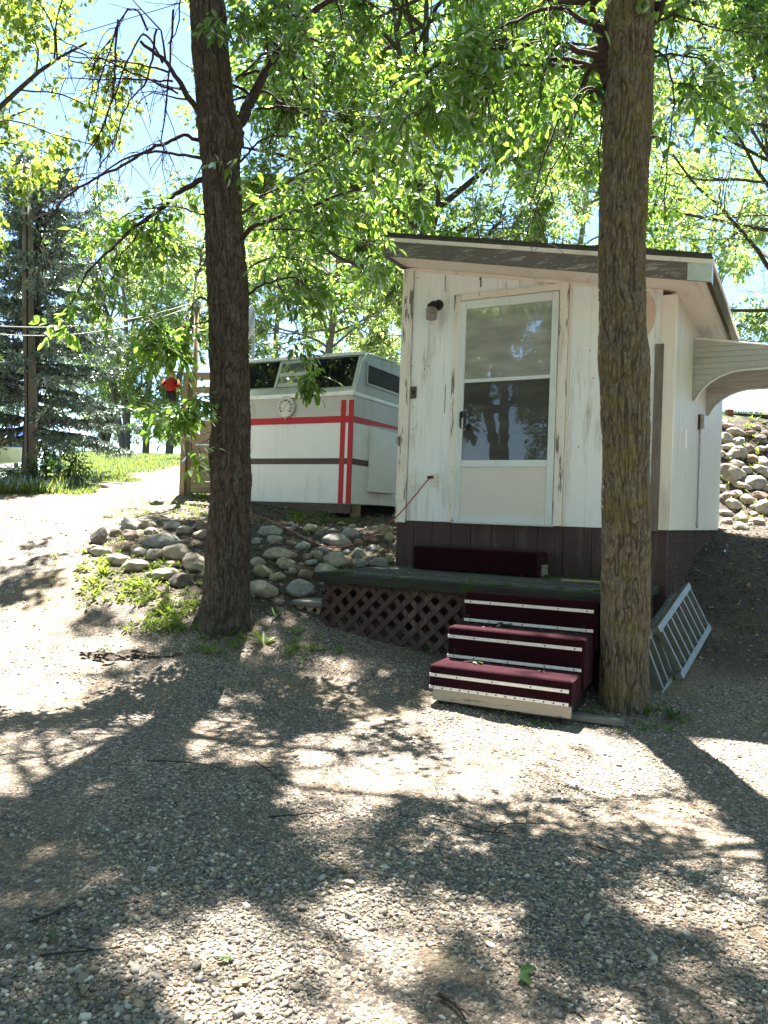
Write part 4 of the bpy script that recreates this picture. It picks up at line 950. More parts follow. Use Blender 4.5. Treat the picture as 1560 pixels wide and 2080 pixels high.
# moss pads along the skirting
ms = MB()
for q in range(46):
    x = rng.choice([rng.uniform(1.45, 2.43), rng.uniform(.05, 2.4)]); y = -rng.uniform(.01, .16) if rng.random() < .6 else DY + rng.uniform(0, .16)
    if .1 < x < 1.35 and y > -.3: continue
    r = rng.uniform(.02, .06); ms.lathe([(r, 0), (r * .8, r * .22), (r * .35, r * .36)], (x, y, ZDK - .003), 9)
MOSS = simple('moss', (.05, .10, .010), (.02, .045, .005), 60, 1., .9, 180, .006)
mo = ms.build('moss_pads', MOSS, deck, smooth=True); mo['kind'] = 'stuff'
# lower side platform
q0 = SH.loc(P(646, 1205, 6.75)); ls = thing('side_step', 'small low mossy platform with lattice beside the deck, near the dark trunk', 'step', SH.o, SH.th)
LX0, LX1, LY0, LY1, LZ = -.36, -.035, -1.22, -.62, .50
MB().box(LX0, LX1, LY0, LY1, LZ - .05, LZ).build('top_board', MAT['grey_board'], ls, bevel=.02, seg=3)
lattice('lattice', LY0 + .02, LX0 + .02, LX1 - LX0 - .02, .12, LZ - .05, MAT['treated'], ls, plane='y', w=.03, gap=.1)
MB().box(LX0 + .02, LX1, LY0 + .06, LY1, .1, LZ - .052).build('shade_infill', MAT['dark'], ls)  # black fill painting the shade behind the lattice
# carpeted box step on the deck
bs = thing('carpet_step', 'black maroon carpeted box step on the deck below the storm door', 'step', SH.o, SH.th)
xa, _ = SH.ony(842, 1120, -.3); xb, _ = SH.ony(1093, 1130, -.3)
MB().box(xa, xb, -.33, -.01, ZDK + .003, ZDK + .215).build('step_box', MAT['carpet'], bs, bevel=.018, seg=3)
MB().box(xb + .0005, xb + .012, -.2, -.04, ZDK + .003, ZDK + .10).build('side_board', MAT['old_white_board'], bs)
# main steps
ST = Frame((.334, 5.08, 0), R(-25)); steps = thing('entry_steps', 'three maroon carpeted steps edged with white strips leading up to the deck', 'steps', ST.o, ST.th)
SW, TD, TZ = .935, .272, (.285, .505, .722)
for k in range(3):
    y0 = TD * k; x0 = .02 * k; z0 = .13 if k == 0 else TZ[k - 1] - .12; y1 = TD * 3 - .02
    MB().box(x0, x0 + SW, y0, y1 if k == 2 else y0 + TD + .06, z0, TZ[k]).build('tread', MAT['carpet'], steps, bevel=.022, seg=4)
def strip(x0, x1, y, zc, n, h=.022):
    s = MB().box(x0, x1, y - .005, y - .0005, zc - h / 2, zc + h / 2).build('edge_strip', MAT['strip'], steps, bevel=.0015)
    b = MB()
    for i in range(n):
        t = (i + .5) / n if n > 6 else (.05, .21, .47, .74, .95)[i]
        b.lathe([(.0055, 0), (.0045, .002)], (x0 + (x1 - x0) * t, y - .005, zc), 10, Matrix.Rotation(R(90), 3, 'X'))
    b.build('screws', MAT['black'], s)
for k in range(3):
    strip(.02 * k + .004, .02 * k + SW - .02, TD * k, TZ[k] - .068, 5)
    strip(.02 * k + .004, .02 * k + SW - .02, TD * k, (TZ[k - 1] + .018) if k else .136, 5 if k else 15, .021)
MB().box(.03, SW - .005, .004, .03, .052, .1235).build('kick_board', MAT['old_white_board'], steps, bevel=.002)
STR = simple('dark_stringer', (.05, .036, .03), (.025, .018, .015), 12, .9)
m = MB(); m.prism([(.03, .02), (TD * 3 - .03, .02), (TD * 3 - .03, .56), (TD * 2 - .0, .56), (TD * 2, .36), (TD + .0, .36), (TD, .128), (.03, .128)], 'x', SW - .055, SW - .03); m.build('stringer', STR, steps); m = MB()
m.prism([(.03, .02), (TD * 3 - .03, .02), (TD * 3 - .03, .56), (TD * 2 - .0, .56), (TD * 2, .36), (TD + .0, .36), (TD, .128), (.03, .128)], 'x', .06, .085)
m.build('stringer', STR, steps)
# sprig lying on steps
def sprig(loc, lab, seed, mat, cat='twig', n=6, s=.05):
    rg = np.random.default_rng(seed); t = thing('leaf_sprig', lab, cat, loc); p = [np.array([-.09, 0, .006]), np.array([0, .01, .012]), np.array([.12, -.015, .006])]
    tubes('stem', [(spline(p, 9), np.linspace(.004, .002, 9))], MAT['twig'], t)
    a = rg.uniform(0, 6.28, n); pos = np.stack([rg.uniform(-.07, .09, n), rg.uniform(-.01, .02, n), np.full(n, .01)], -1); d = np.stack([np.cos(a), np.sin(a), rg.uniform(.0, .35, n)], -1)
    leaf_object('leaf_blades', pos, d, np.tile([0, 0, 1.], (n, 1)) + rg.normal(size=(n, 3)) * .4, rg.uniform(.8, 1.2, n) * s, np.full(n, s * .5), mat, t); return t
q = ST.wld((.36, TD + .2, TZ[1])); sprig(tuple(q), 'wilted leaf sprig lying on the middle maroon step', 3, MAT['leaf_shrub'], 'sprig', 7, .06)
q = ST.wld((.26, .2, TZ[0])); sprig(tuple(q), 'thin twig with two leaves lying on the lowest maroon step', 5, MAT['leaf_shrub'], 'sprig', 2, .05)
reseed(108)
def deck_litter():
    ps = []
    for _ in range(150): ps.append(SH.wld((rng.uniform(.05, 2.4), rng.uniform(DY, -.02), ZDK + .006)))
    for k in range(3):
        for _ in range(26): ps.append(ST.wld((rng.uniform(.04, SW - .04) + .02 * k, TD * k + rng.beta(2.2, 1) * (TD - .03) + .02, TZ[k] + .005)))
    n = len(ps); a = rng.uniform(0, 6.28, n); L = rng.uniform(.008, .03, n)
    o = leaf_object('leaf_litter', np.array([tuple(p) for p in ps]), np.stack([np.cos(a), np.sin(a), rng.uniform(-.05, .3, n)], -1), np.tile([0, 0, 1.], (n, 1)) + rng.normal(size=(n, 3)) * .4, L, L * rng.uniform(.15, .5, n), MAT['dead_leaf']); o['kind'] = 'stuff'
deck_litter()
# boards around the steps
def board(name, lab, a, b, wdt, h, mat, tilt=0):
    a = Vector(a); b = Vector(b); d = b - a; o = MB().box(0, d.length, -wdt / 2, wdt / 2, 0, h).build(name, mat, None, bevel=.003)
    o.location = a; o.rotation_euler = (tilt, -math.atan2(d.z, math.hypot(d.x, d.y)), math.atan2(d.y, d.x)); tag(o, lab, 'board'); return o
g0, g1 = G(1030, 1446), G(1268, 1478)
board('loose_board', 'long grey weathered board sticking out under the steps at the mossy trunk', (g0.x, g0.y, tz(g0.x, g0.y) + .004), (g1.x, g1.y, tz(g1.x, g1.y) + .008), .085, .036, MAT['grey_board'])
g0, g1 = G(893, 1424), G(958, 1436)
board('loose_board', 'short dark board under the front end of the steps farthest from the trunk', (g0.x, g0.y + .03, tz(g0.x, g0.y) + .002), (g1.x, g1.y + .03, tz(g1.x, g1.y) + .002), .06, .02, MAT['deck_edge'])
q0 = SH.wld((1.80, -.55, ZDK + .002)); q1 = SH.wld((2.16, -.50, ZDK + .002)); board('scrap_wood', 'pale scrap of wood lying on the mossy deck against the trunk', q0, q1, .07, .018, MAT['pale_board'])
q0 = SH.wld((2.2, -.45, ZDK + .002)); q1 = SH.wld((2.4, -.28, ZDK + .022)); board('scrap_wood', 'short grey scrap of wood on the deck corner past the trunk', q0, q1, .05, .016, MAT['bare_wood'])
q0 = SH.wld((2.3, -.3, ZDK + .05)); q1 = SH.wld((2.42, -.22, ZDK + .10)); zz = board('metal_scrap', 'small shiny metal clip propped at the corner of the plum skirting', q0, q1, .03, .012, MAT['zinc'])
# folded aluminium ramp
def ramp_panel(parent, B0, B1, T0, T1, n, nm):
    B0, B1, T0, T1 = map(Vector, (B0, B1, T0, T1)); nrm = (B1 - B0).cross(T0 - B0).normalized()
    MB().bar(B0, B1, .05, .055, nrm).build('rail', MAT['alum_bare'], parent, bevel=.002); MB().bar(T0, T1, .05, .055, nrm).build('rail', MAT['alum_bare'], parent, bevel=.002)
    for i in range(n):
        t = (i + .35) / (n - .3); a = B0.lerp(B1, t); b = T0.lerp(T1, t); e = (b - a).normalized()
        MB().bar(a + e * .026, b - e * .026, .006, .054, nrm).bar(a + e * .026 + nrm * .022 + (B1 - B0).normalized() * .014, b - e * .026 + nrm * .022 + (B1 - B0).normalized() * .014, .03, .004, nrm).build('slat', MAT['alum_bare'], parent)
    return nrm
rp = thing('folding_ramp', 'folded aluminium loading ramp with slats leaning on the deck behind the mossy trunk', 'ramp')
b1 = G(1437, 1282); b0 = G(1378, 1384); b0 = Vector((b0.x, b0.y, tz(b0.x, b0.y) + .03)); b1 = Vector((b1.x, b1.y, tz(b1.x, b1.y) + .03))
tt1 = P(1396, 1190, b1.y + .02); dv = tt1 - b1; tt0 = b0 + dv * .97
ext = (b0 - b1).normalized()
nn_ = ramp_panel(rp, b0, b1, tt0, tt1, 8, 'front')
nn2 = nn_ if nn_.x < 0 else -nn_
o2 = nn2 * .07 + ext * .30 + Vector((0, 0, .0))
def gz(p): return Vector((p.x, p.y, max(p.z, tz(p.x, p.y) + .02)))
ramp_panel(rp, b0 + o2 , b1 + o2, tt0 + o2 * .8, tt1 + o2 * .8, 8, 'back')
hb = MB()
for t in (.25, .62): c = tt0.lerp(tt1, t) + nn2 * .05; hb.bar(c - ext * .02, c + ext * .02, .06, .02, nn_)
hb.build('hinge', MAT['zinc'], rp)
e_ = MB(); c = b0 + o2 + Vector((.02, -.02, .0)); e_.bar(c, c + Vector((.02, -.04, -.05)), .035, .008); e_.build('end_clip', MAT['zinc'], rp)
# extension cord
cpx = [(880, 970, 7.26), (868, 976, 7.22), (846, 1003, 7.24), (803, 1052, 7.3), (762, 1084, 7.5), (722, 1104, 7.7), (684, 1112, 7.9), (650, 1112, 8.05), (620, 1104, 8.3), (585, 1085, 8.7), (556, 1062, 9.1), (520, 1046, 9.5), (470, 1040, 9.7)]
cp_ = [P(u, v, Y) for u, v, Y in cpx]; cp_ = [p if i < 4 else Vector((p.x, p.y, max(p.z, tz(p.x, p.y) + .03))) for i, p in enumerate(cp_)]
crd = thing('extension_cord', 'orange extension cord sagging from the shed outlet across the stones', 'cord')
MB().tube(spline(cp_, 90), .006, 8).build('cable', MAT['cord'], crd, smooth=True)
ox, oz = SH.ony(881, 970); pgm = MB(); w0 = SH.wld((ox, -.03, oz)); pgm.bar(SH.wld((ox + .02, -.055, oz)), SH.wld((ox - .035, -.06, oz - .004)), .03, .028); pgm.build('plug', MAT['black'], crd, bevel=.004)

# ================================================================== the camper
CA = Frame((-.45, 10.0, 0), R(-28)); camper = thing('camper_trailer', 'white camper with red and brown stripes parked behind the dark trunk', 'camper', CA.o, CA.th)
CW, CDp = 2.25, 3.6; CZ0, CZL, CZT = 1.385, 2.80, 3.40
zr0, zr1 = CA.ony(600, 861)[1], CA.ony(600, 848)[1]; zb0, zb1 = CA.ony(620, 943)[1], CA.ony(620, 931)[1]
m = MB(); m.box(-CW, 0, 0, CDp, CZ0, zr0); body = m.build('body', MAT['camper_white'], camper, bevel=.006)
MB().box(-CW, 0, 0, CDp, zr0 + .001, CZL - .0).build('upper_panel', MAT['camper_grey'], camper, bevel=.004)
m = MB(); zz_ = CZ0 + .004
while zz_ < zr0 - .02:
    z2q = min(zr0 - .002, zz_ + .148); m.hexa([Vector(q) for q in ((-CW + .004, -.0022, zz_), (-.004, -.0022, zz_), (-.004, .002, zz_), (-CW + .004, .002, zz_), (-CW + .004, -.0006, z2q - .002), (-.004, -.0006, z2q - .002), (-.004, .002, z2q - .002), (-CW + .004, .002, z2q - .002))]); zz_ = z2q
m.build('lap_siding', MAT['camper_white'], camper)
st = MB(); t_ = .0045
st.box(-CW, -.15, -t_, -.0005, zr0, zr1); st.build('red_band', MAT['camper_red'], camper)
xv = [-.178, -.104, -.060, 0.]
st = MB(); st.box(xv[0], xv[1], -t_ - .001, -.0005, CZ0 + .003, CZL - .06); st.build('red_stripe', MAT['camper_red'], camper)
st = MB(); st.box(xv[2], .004, -t_ - .001, -.0005, CZ0 + .003, CZL - .06); st.box(.0005, .004, 0, .02, CZ0 + .003, CZL - .06); st.build('red_stripe', MAT['camper_red'], camper)
st = MB(); st.box(xv[1] + .001, xv[2] - .001, -t_ - .0015, -.0005, zr0 + .001, zr1 - .001); st.build('red_link', MAT['camper_red'], camper)
st = MB(); st.box(-CW, xv[0] - .001, -t_, -.0005, zb0, zb1); st.box(xv[1] + .001, xv[2] - .001, -t_, -.0005, zb0, zb1); st.build('brown_band', MAT['camper_brown'], camper)
st = MB(); st.hexa([Vector(q) for q in ((.0005, .0205, zr0), (.003, .0205, zr0), (.003, 1.9, zr1 - .02), (.0005, 1.9, zr1 - .02), (.0005, .0205, zr1), (.003, .0205, zr1), (.003, 1.9, zr1), (.0005, 1.9, zr1))]); st.build('red_band', MAT['camper_red'], camper)
st = MB(); st.box(.0005, .003, .0205, .5, zb0, zb1); st.build('brown_band', MAT['camper_brown'], camper)
# ledge and cab-over with slanted windscreen
MB().box(-CW - .02, .018, -.03, CDp, CZL, CZL + .055).build('ledge', MAT['camper_white'], camper, bevel=.008)
z1_, z2_ = CZL + .056, CZT
def yfr(z): return .04 + .20 * (z - z1_) / (z2_ - z1_)
top = MB(); prof = [(.04, z1_), (yfr(z2_ - .1), z2_ - .1), (yfr(z2_ - .03) + .02, z2_ - .03), (yfr(z2_) + .14, z2_ + .02), (CDp * .5, z2_ + .05), (CDp, z2_), (CDp, z1_)]
top.prism([(p[0], p[1]) for p in prof], 'x', -CW + .01, -.012); cap = top.build('roof', MAT['camper_roof'], camper, bevel=.02, seg=3)
def slant(name, u0, u1, v0, v1, mat, par, off=.006, th=.01):
    """panel on the slanted front between two pixel columns and rows"""
    xa = CA.ony(u0, (v0 + v1) / 2, .12)[0]; xb = CA.ony(u1, (v0 + v1) / 2, .12)[0]; za = max(z1_ + .01, CA.ony((u0 + u1) / 2, v1, .06)[1]); zb = min(z2_ - .02, CA.ony((u0 + u1) / 2, v0, .2)[1])
    return MB().hexa([Vector((x, yfr(z) - o, z)) for z in (za, zb) for x, o in ((xa, off + th), (xb, off + th), (xb, off - .004), (xa, off - .004))]).build(name, mat, par)
GLS = MAT['camper_glass']; FRM = MAT['camper_roof']
slant('front_window', 440, 561, 740, 790, GLS, camper); slant('front_window', 630, 722, 727, 786, GLS, camper)
lv = slant('louvre_window', 568, 622, 738, 786, m_pane('louvre_glass', (.10, .12, .13), .08, .2), camper)
for (u0, u1, v0, v1) in ((562, 567, 737, 790), (623, 629, 733, 788), (568, 622, 758, 762), (568, 622, 781, 785), (722, 728, 724, 788)): slant('window_bar', u0, u1, v0, v1, MAT['camper_roof'], lv, .010, .012)
sy = lambda u, v: CA.onx(u, v, 0)
ya = sy(747, 770)[0]; yb = ya + 1.3; za = sy(747, 778)[1]; zb = z2_ - .14
wf = MB(); wf.box(-.012, .006, ya - .03, yb + .03, za - .03, za); wf.box(-.012, .006, ya - .03, yb + .03, zb, zb + .03); wf.box(-.012, .006, ya - .03, ya, za + .0005, zb - .0005); wf.box(-.012, .006, yb, yb + .03, za + .0005, zb - .0005)
sw = wf.build('side_window', MAT['camper_roof'], camper); MB().box(-.012, -.004, ya + .0005, yb - .0005, za + .0005, zb - .0005).build('pane', simple('dim_pane', (.035, .037, .035), (.015, .016, .016), 3, .7), sw)
MB().box(-CW + .012, -.014, yfr(z2_) + .0, yfr(z2_) + .1, z2_ - .02, z2_ + .028).build('roof_rim', MAT['alu'], camper, bevel=.01)
e = MB(); e.tube([(-.008, yfr(z) - .004, z) for z in (z1_, z1_ + .2, z2_ - .12)] + [(-.008, yfr(z2_) + .1, z2_ + .012), (-.008, 1.2, z2_ + .05)], .014, 6); e.build('edge_trim', MAT['alu'], camper)
# door panel on the side
ya = sy(748, 930)[0]; MB().box(.004, .05, ya, ya + .72, CA.onx(760, 1003, 0)[1] + .02, zr0 - .02).build('side_door', MAT['camper_white'], camper, bevel=.003)
MB().box(-CW, .0, .01, .05, CZ0 - .125, CZ0 - .002).build('base_timber', MAT['camper_brown'], camper, bevel=.003)
MB().box(-CW + .1, -.05, .3, CDp - .1, 1.0, CZ0 - .004).build('underside_shade', MAT['dark'], camper)  # black box painting in the deep shade below the camper
m = MB(); m.box(-.06, .04, .12, .22, 1.0, CZ0 - .003); m.box(-CW + .1, -CW + .2, .1, .2, .9, CZ0 - .13); m.build('support_post', MAT['treated'], camper)
# thermometer
tx, tz_ = CA.ony(581, 827, -.02); th = thing('wall_thermometer', 'round white dial thermometer on the camper front above the red band', 'thermometer', CA.wld((tx, -.0045, tz_)), CA.th)
RT = .148; Mx = Matrix.Rotation(R(90), 3, 'X')
MB().lathe([(RT * .96, 0), (RT, .006), (RT, .028), (RT * .93, .033)], (0, 0, 0), 48, Mx).build('case', simple('dial_rim', (.55, .55, .51), (.42, .42, .39), 12, .4), th, smooth=False)
dial = MB().lathe([(RT * .9, .0335), (RT * .895, .0345)], (0, 0, 0), 48, Mx).build('dial_face', MAT['dial'], th)
NUM = [('40', -128), ('20', -100), ('0', -72), ('20', -45), ('40', -16), ('60', 16), ('80', 45), ('100', 72), ('120', 100), ('140', 128)]
def text_mesh(items, mat, parent, name, y, sc):
    Vs, Fs = [], []
    for body_, cx, cz in items:
        cu = bpy.data.curves.new('t', 'FONT'); cu.body = body_; cu.align_x = 'CENTER'; cu.align_y = 'CENTER'; cu.size = sc; cu.extrude = .0004; cu.offset = .0011
        o = bpy.data.objects.new('t', cu); COL.objects.link(o); dg = bpy.context.evaluated_depsgraph_get(); me = o.evaluated_get(dg).to_mesh()
        n = len(Vs); Vs += [(v.co.x + cx, y - v.co.z, v.co.y + cz) for v in me.vertices]; Fs += [tuple(i + n for i in p.vertices) for p in me.polygons]
        o.evaluated_get(dg).to_mesh_clear(); bpy.data.objects.remove(o); bpy.data.curves.remove(cu)
    me = bpy.data.meshes.new(name); me.from_pydata(Vs, [], Fs); return link(name, me, mat, parent)
text_mesh([(t, RT * .62 * math.sin(R(a)) * (.78 if abs(a) < 20 else 1), RT * .62 * math.cos(R(a))) for t, a in NUM], MAT['ink'], dial, 'numerals', -.0355, .043)
tk = MB()
for q in range(41):
    a = R(-140 + 7 * q); r0, r1 = RT * (.80 if q % 4 else .76), RT * .85; tk.bar((r0 * math.sin(a), -.0352, r0 * math.cos(a)), (r1 * math.sin(a), -.0352, r1 * math.cos(a)), .0022, .001, (0, 1, 0))
tk.build('tick_marks', MAT['ink'], dial)
a = R(38); MB().bar((-.07 * math.sin(a), -.038, -.07 * math.cos(a)), (.085 * math.sin(a), -.038, .085 * math.cos(a)), .004, .002, (0, 1, 0)).build('needle', simple('needle_brown', (.16, .08, .06), None, 10, .5), th)
MB().lathe([(.014, 0), (.016, .012), (.008, .02)], (0, -.004, -RT - .008), 12, Mx).build('adjusting_knob', simple('brass', (.6, .42, .3), None, 10, .4), th)

# ================================================================== retaining wall fence
FE = Frame(G(372, 1004), R(-12)); fence = thing('timber_fence', 'wooden plank retaining wall with a corner post and open top rails', 'fence', FE.o, FE.th)
zt = FE.ony(372, 757)[1]; xz = lambda u, v: FE.ony(u, v)
x1 = xz(381, 900)[0]; x2 = xz(390, 900)[0]; xe = 1.6
MB().box(0 - .04, x1, -.06, .06, -.1, zt).build('post', MAT['treated'], fence, bevel=.006)
MB().box(x1 + .002, x2, -.02, .06, -.1, zt - .02).build('post', simple('shaded_post', (.24, .19, .135), (.15, .115, .08), 20, .85), fence, bevel=.006)  # darker timber colour stands for the shaded side of the post
fz = FE.o.z
for k in range(6):
    z = .02 + k * .178; MB().box(x2 + .002, xe, -.012 + .004 * (k % 2), .03, z, z + .172).build('plank', MAT['treated_h'], fence, bevel=.004)
for v0, v1 in ((772, 757), (799, 786)):
    za, zb = xz(410, v0)[1], xz(410, v1)[1]; MB().box(x2 + .002, xe, -.03, .01, za, zb).build('rail', MAT['treated_h'], fence, bevel=.004)
# tall thin post with an insulator cap, cables
cpost = thing('cable_pole', 'thin weathered pole with a grey cap rising behind the wooden retaining wall', 'pole', FE.wld((.05, .14, 0)))
zc_ = xz(375, 615)[1]
MB().tube([(0, 0, -.1), (0, 0, zc_ - .02)], [.05, .04], 10).build('shaft', MAT['treated'], cpost, smooth=True)
MB().lathe([(.045, 0), (.055, .03), (.05, .09), (.02, .11)], (0, 0, zc_ - .03), 14).build('insulator_cap', MAT['galv'], cpost, smooth=True)
fig = thing('yard_figure', 'small carved figure in red shirt and dark trousers fixed to the fence post', 'figurine', P(347, 812, FE.o.y - .05))
fg = MB(); fg.tube([(-.035, 0, -.02), (-.03, 0, .06), (-.02, 0, .125)], [.035, .045, .05], 10); fg.tube([(.035, 0, -.02), (.03, .01, .06), (.02, 0, .125)], [.035, .045, .05], 10); fg.build('trousers', simple('dark_trousers', (.035, .04, .035), (.02, .02, .02), 20, .9), fig, smooth=True)
fg = MB(); fg.lathe([(.055, .12), (.075, .16), (.08, .22), (.085, .27), (.06, .30), (.03, .315)], (0, 0, 0), 14); fg.tube([(-.08, 0, .28), (-.12, -.03, .22), (-.10, -.08, .19)], [.03, .026, .022], 8); fg.tube([(.08, 0, .28), (.115, -.03, .21), (.08, -.08, .18)], [.03, .026, .022], 8); fg.build('shirt', MAT['red_cloth'], fig, smooth=True)
fg = MB(); fg.lathe([(.022, .31), (.045, .33), (.055, .37), (.05, .41), (.02, .43)], (0, 0, 0), 14); fg.build('head', MAT['skin'], fig, smooth=True)
fg = MB(); fg.lathe([(.095, .408), (.09, .416), (.056, .42), (.05, .46), (.02, .475)], (0, 0, 0), 16); fg.build('hat', simple('grey_hat', (.3, .28, .27), None, 20, .9), fig, smooth=True)
fg = MB(); fg.bar((.06, .0, .2), (.06, .10, .2), .03, .03); fg.build('bracket', MAT['treated'], fig)
pd0 = cpost.location + Vector((0, 0, zc_ + .04))
for lab, (v0, sag, dz) in {'upper of two white cables strung from the spruce side to the capped pole': (660, .5, .02), 'lower of two white cables strung from the spruce side to the capped pole': (675, .62, -.02)}.items():
    a = P(-60, v0 - 3, 9.5); b = pd0 + Vector((0, 0, dz)); pts = [a.lerp(b, t) - Vector((0, 0, sag * 4 * t * (1 - t) * .35)) for t in np.linspace(0, 1, 30)]
    o = MB().tube(pts, .0055, 6).build('overhead_cable', MAT['cable'], None, smooth=True); tag(o, lab, 'cable')
a, b = P(-80, 140, 16), P(520, -40, 16); o = MB().tube([a.lerp(b, t) for t in np.linspace(0, 1, 12)], .008, 5).build('power_line', MAT['black'], None); tag(o, 'thin dark power line crossing the sky above the spruce', 'cable')
# satellite dish seen edge on past the dark trunk
sd = thing('satellite_dish', 'grey satellite dish seen nearly edge on beyond the dark trunk', 'satellite dish', P(513, 668, 12.5))
dm = MB(); MM = Matrix.Rotation(R(-68), 3, 'Z') @ Matrix.Rotation(R(78), 3, 'X'); prof = [(r, .12 * (r / .36) ** 2) for r in (.02, .1, .2, .3, .36)] + [(.36, .115), (.3, .06), (.1, -.01)]
dm.lathe(prof, (0, 0, 0), 28, MM); dm.build('reflector', simple('dish_grey', (.38, .42, .47), (.3, .33, .37), 6, .5), sd, smooth=True)
g_ = tz(sd.location.x, sd.location.y) - sd.location.z
MB().tube([(0, .12, g_), (0, .12, -.1), (0, .02, 0)], .025, 8).build('mast', MAT['galv'], sd); MB().tube([(0, 0, -.25), (-.1, -.25, -.32)], .012, 6).build('feed_arm', MAT['galv'], sd)
# utility pole
up = thing('utility_pole', 'tall cracked wooden utility pole standing in the spruce boughs', 'utility pole', at(57, 12.35))
ub = Vector(up.location); utop = P(55, 335, 12.35)
pm = MB(); pm.tube([(0, 0, -.2), (0, 0, 1.), ((utop.x - ub.x) * .5, 0, (utop.z - ub.z) * .5), (utop.x - ub.x, 0, utop.z - ub.z)], [.10, .098, .088, .075], 18); pm.build('shaft', MAT['pole'], up, smooth=True)
pm = MB(); pm.bar((.02, -.097, .1), (.03 + (utop.x - ub.x) * .9, -.082, (utop.z - ub.z) * .9), .02, .012, (0, 1, 0)); pm.build('crack', simple('pole_crack', (.03, .025, .02), None, 9, .95), up)
pm = MB(); pm.tube([(utop.x - ub.x + .07, -.02, utop.z - ub.z - .12), (utop.x - ub.x + .2, -.1, utop.z - ub.z - .05)], .012, 6); pm.lathe([(.02, .05), (.05, .0), (.06, -.03)], (utop.x - ub.x + .22, -.1, utop.z - ub.z - .05), 12); pm.build('lamp_arm', MAT['galv'], up)
# edging timber, stake, shrubs below the spruce
a, b = G(-40, 990), G(128, 981); te = board('edging_timber', 'old timber edging the grass at the foot of the spruce', (a.x, a.y, tz(a.x, a.y) - .02), (b.x, b.y, tz(b.x, b.y) - .02), .12, .14, MAT['bare_wood']); te['category'] = 'timber'
sk = at(93, 11.9); o = MB().tube([sk, Vector(sk) + Vector((-.06, 0, .55))], [.022, .018], 8).build('fence_stake', MAT['black'], None); tag(o, 'thin dark stake leaning between pole and leafy shrub', 'stake')
def shrub(lab, base, w, h, n, mat, L=.06, name='leafy_shrub'):
    root = thing(name, lab, 'shrub', base, 0, 'shrubs under the trees'); br = []
    tw = []
    for k in range(9):
        a = rng.uniform(0, 6.28); g = grow((0, 0, 0), (math.cos(a) * w * .8, math.sin(a) * w * .8, h), math.hypot(w * .6, h) * rng.uniform(.7, 1.1), 7, .15); br.append((g, np.linspace(.012, .004, len(g))))
        for _ in range(5):
            q, d, t = side_dirs(g, .8); g2 = grow(q, d, h * .35, 4, .2); br.append((g2, np.linspace(.004, .002, len(g2)))); tw.append(g2)
    tubes('stems', br, MAT['twig'], root); p, d, nn = leaves_on(tw, n / len(tw), compound=False, size=L, off=.05); m = len(p)
    leaf_object('foliage', p, d, nn, L * rng.uniform(.7, 1.3, m), L * .5 * rng.uniform(.8, 1.2, m), mat, root); return root
shrub('dark green leafy shrub between the stake and the lawn', at(130, 11.8), .35, .5, 700, MAT['leaf_shrub'])
shrub('low dark shrub at the foot of the pole on its boat side', at(22, 12.0), .2, .2, 200, MAT['leaf_shrub'])
shrub('small dark shrub hugging the pole base on its lawn side', at(74, 11.6), .2, .35, 260, MAT['leaf_shrub'])
# boat
bt = at(-82, 16.0); boat = thing('covered_boat', 'white boat with blue cover and orange stripe on a trailer beyond the spruce', 'boat', bt, R(6))
def hull(z0, z1, k0, k1, mat, nm, L=2.6):
    m = MB(); n = 14; rings = []
    for i in range(n):
        t = i / (n - 1); x = -1.3 + L * t; wd = .95 * (1 - max(0, (t - .45) / .55) ** 2.2) + .02
        rings.append([(x + (z - .5) * .4 * t, s * wd * k, z + .12 * t * t) for s, z, k in ((-1, z0, k0), (1, z0, k0), (1, z1, k1), (-1, z1, k1))])
    vs = [p for r in rings for p in r]; fs = []
    for i in range(n - 1):
        for j in range(4): fs.append((i * 4 + j, i * 4 + (j + 1) % 4, i * 4 + 4 + (j + 1) % 4, i * 4 + 4 + j))
    fs += [(3, 2, 1, 0), tuple((n - 1) * 4 + j for j in range(4))]; m.add(vs, fs); return m.build(nm, mat, boat)
hull(.42, .72, .45, .95, MAT['boat_white'], 'hull'); hull(.7205, .80, .95, 1.0, MAT['boat_blue'], 'gunwale_stripe'); hull(.8005, .90, 1.0, .96, MAT['boat_orange'], 'orange_stripe'); hull(.9005, 1.18, .96, .25, MAT['boat_blue'], 'cover')
wl = MB(); Mw = Matrix.Rotation(R(90), 3, 'X'); wl.lathe([(.12, -.08), (.27, -.09), (.29, -.06), (.29, .06), (.27, .09), (.12, .08)], (.3, -.75, .28), 24, Mw); wl.build('wheel', MAT['rubber'], boat, smooth=False)
wl = MB(); wl.bar((-1.3, -.4, .36), (1.6, -.2, .36), .08, .08); wl.bar((-1.3, .4, .36), (1.6, .2, .36), .08, .08); wl.bar((1.5, -.2, .36), (1.5, .2, .36), .06, .06); wl.bar((1.55, 0, .34), (1.55, 0, 0), .06, .06); wl.build('trailer_frame', MAT['galv'], boat)

reseed(109)
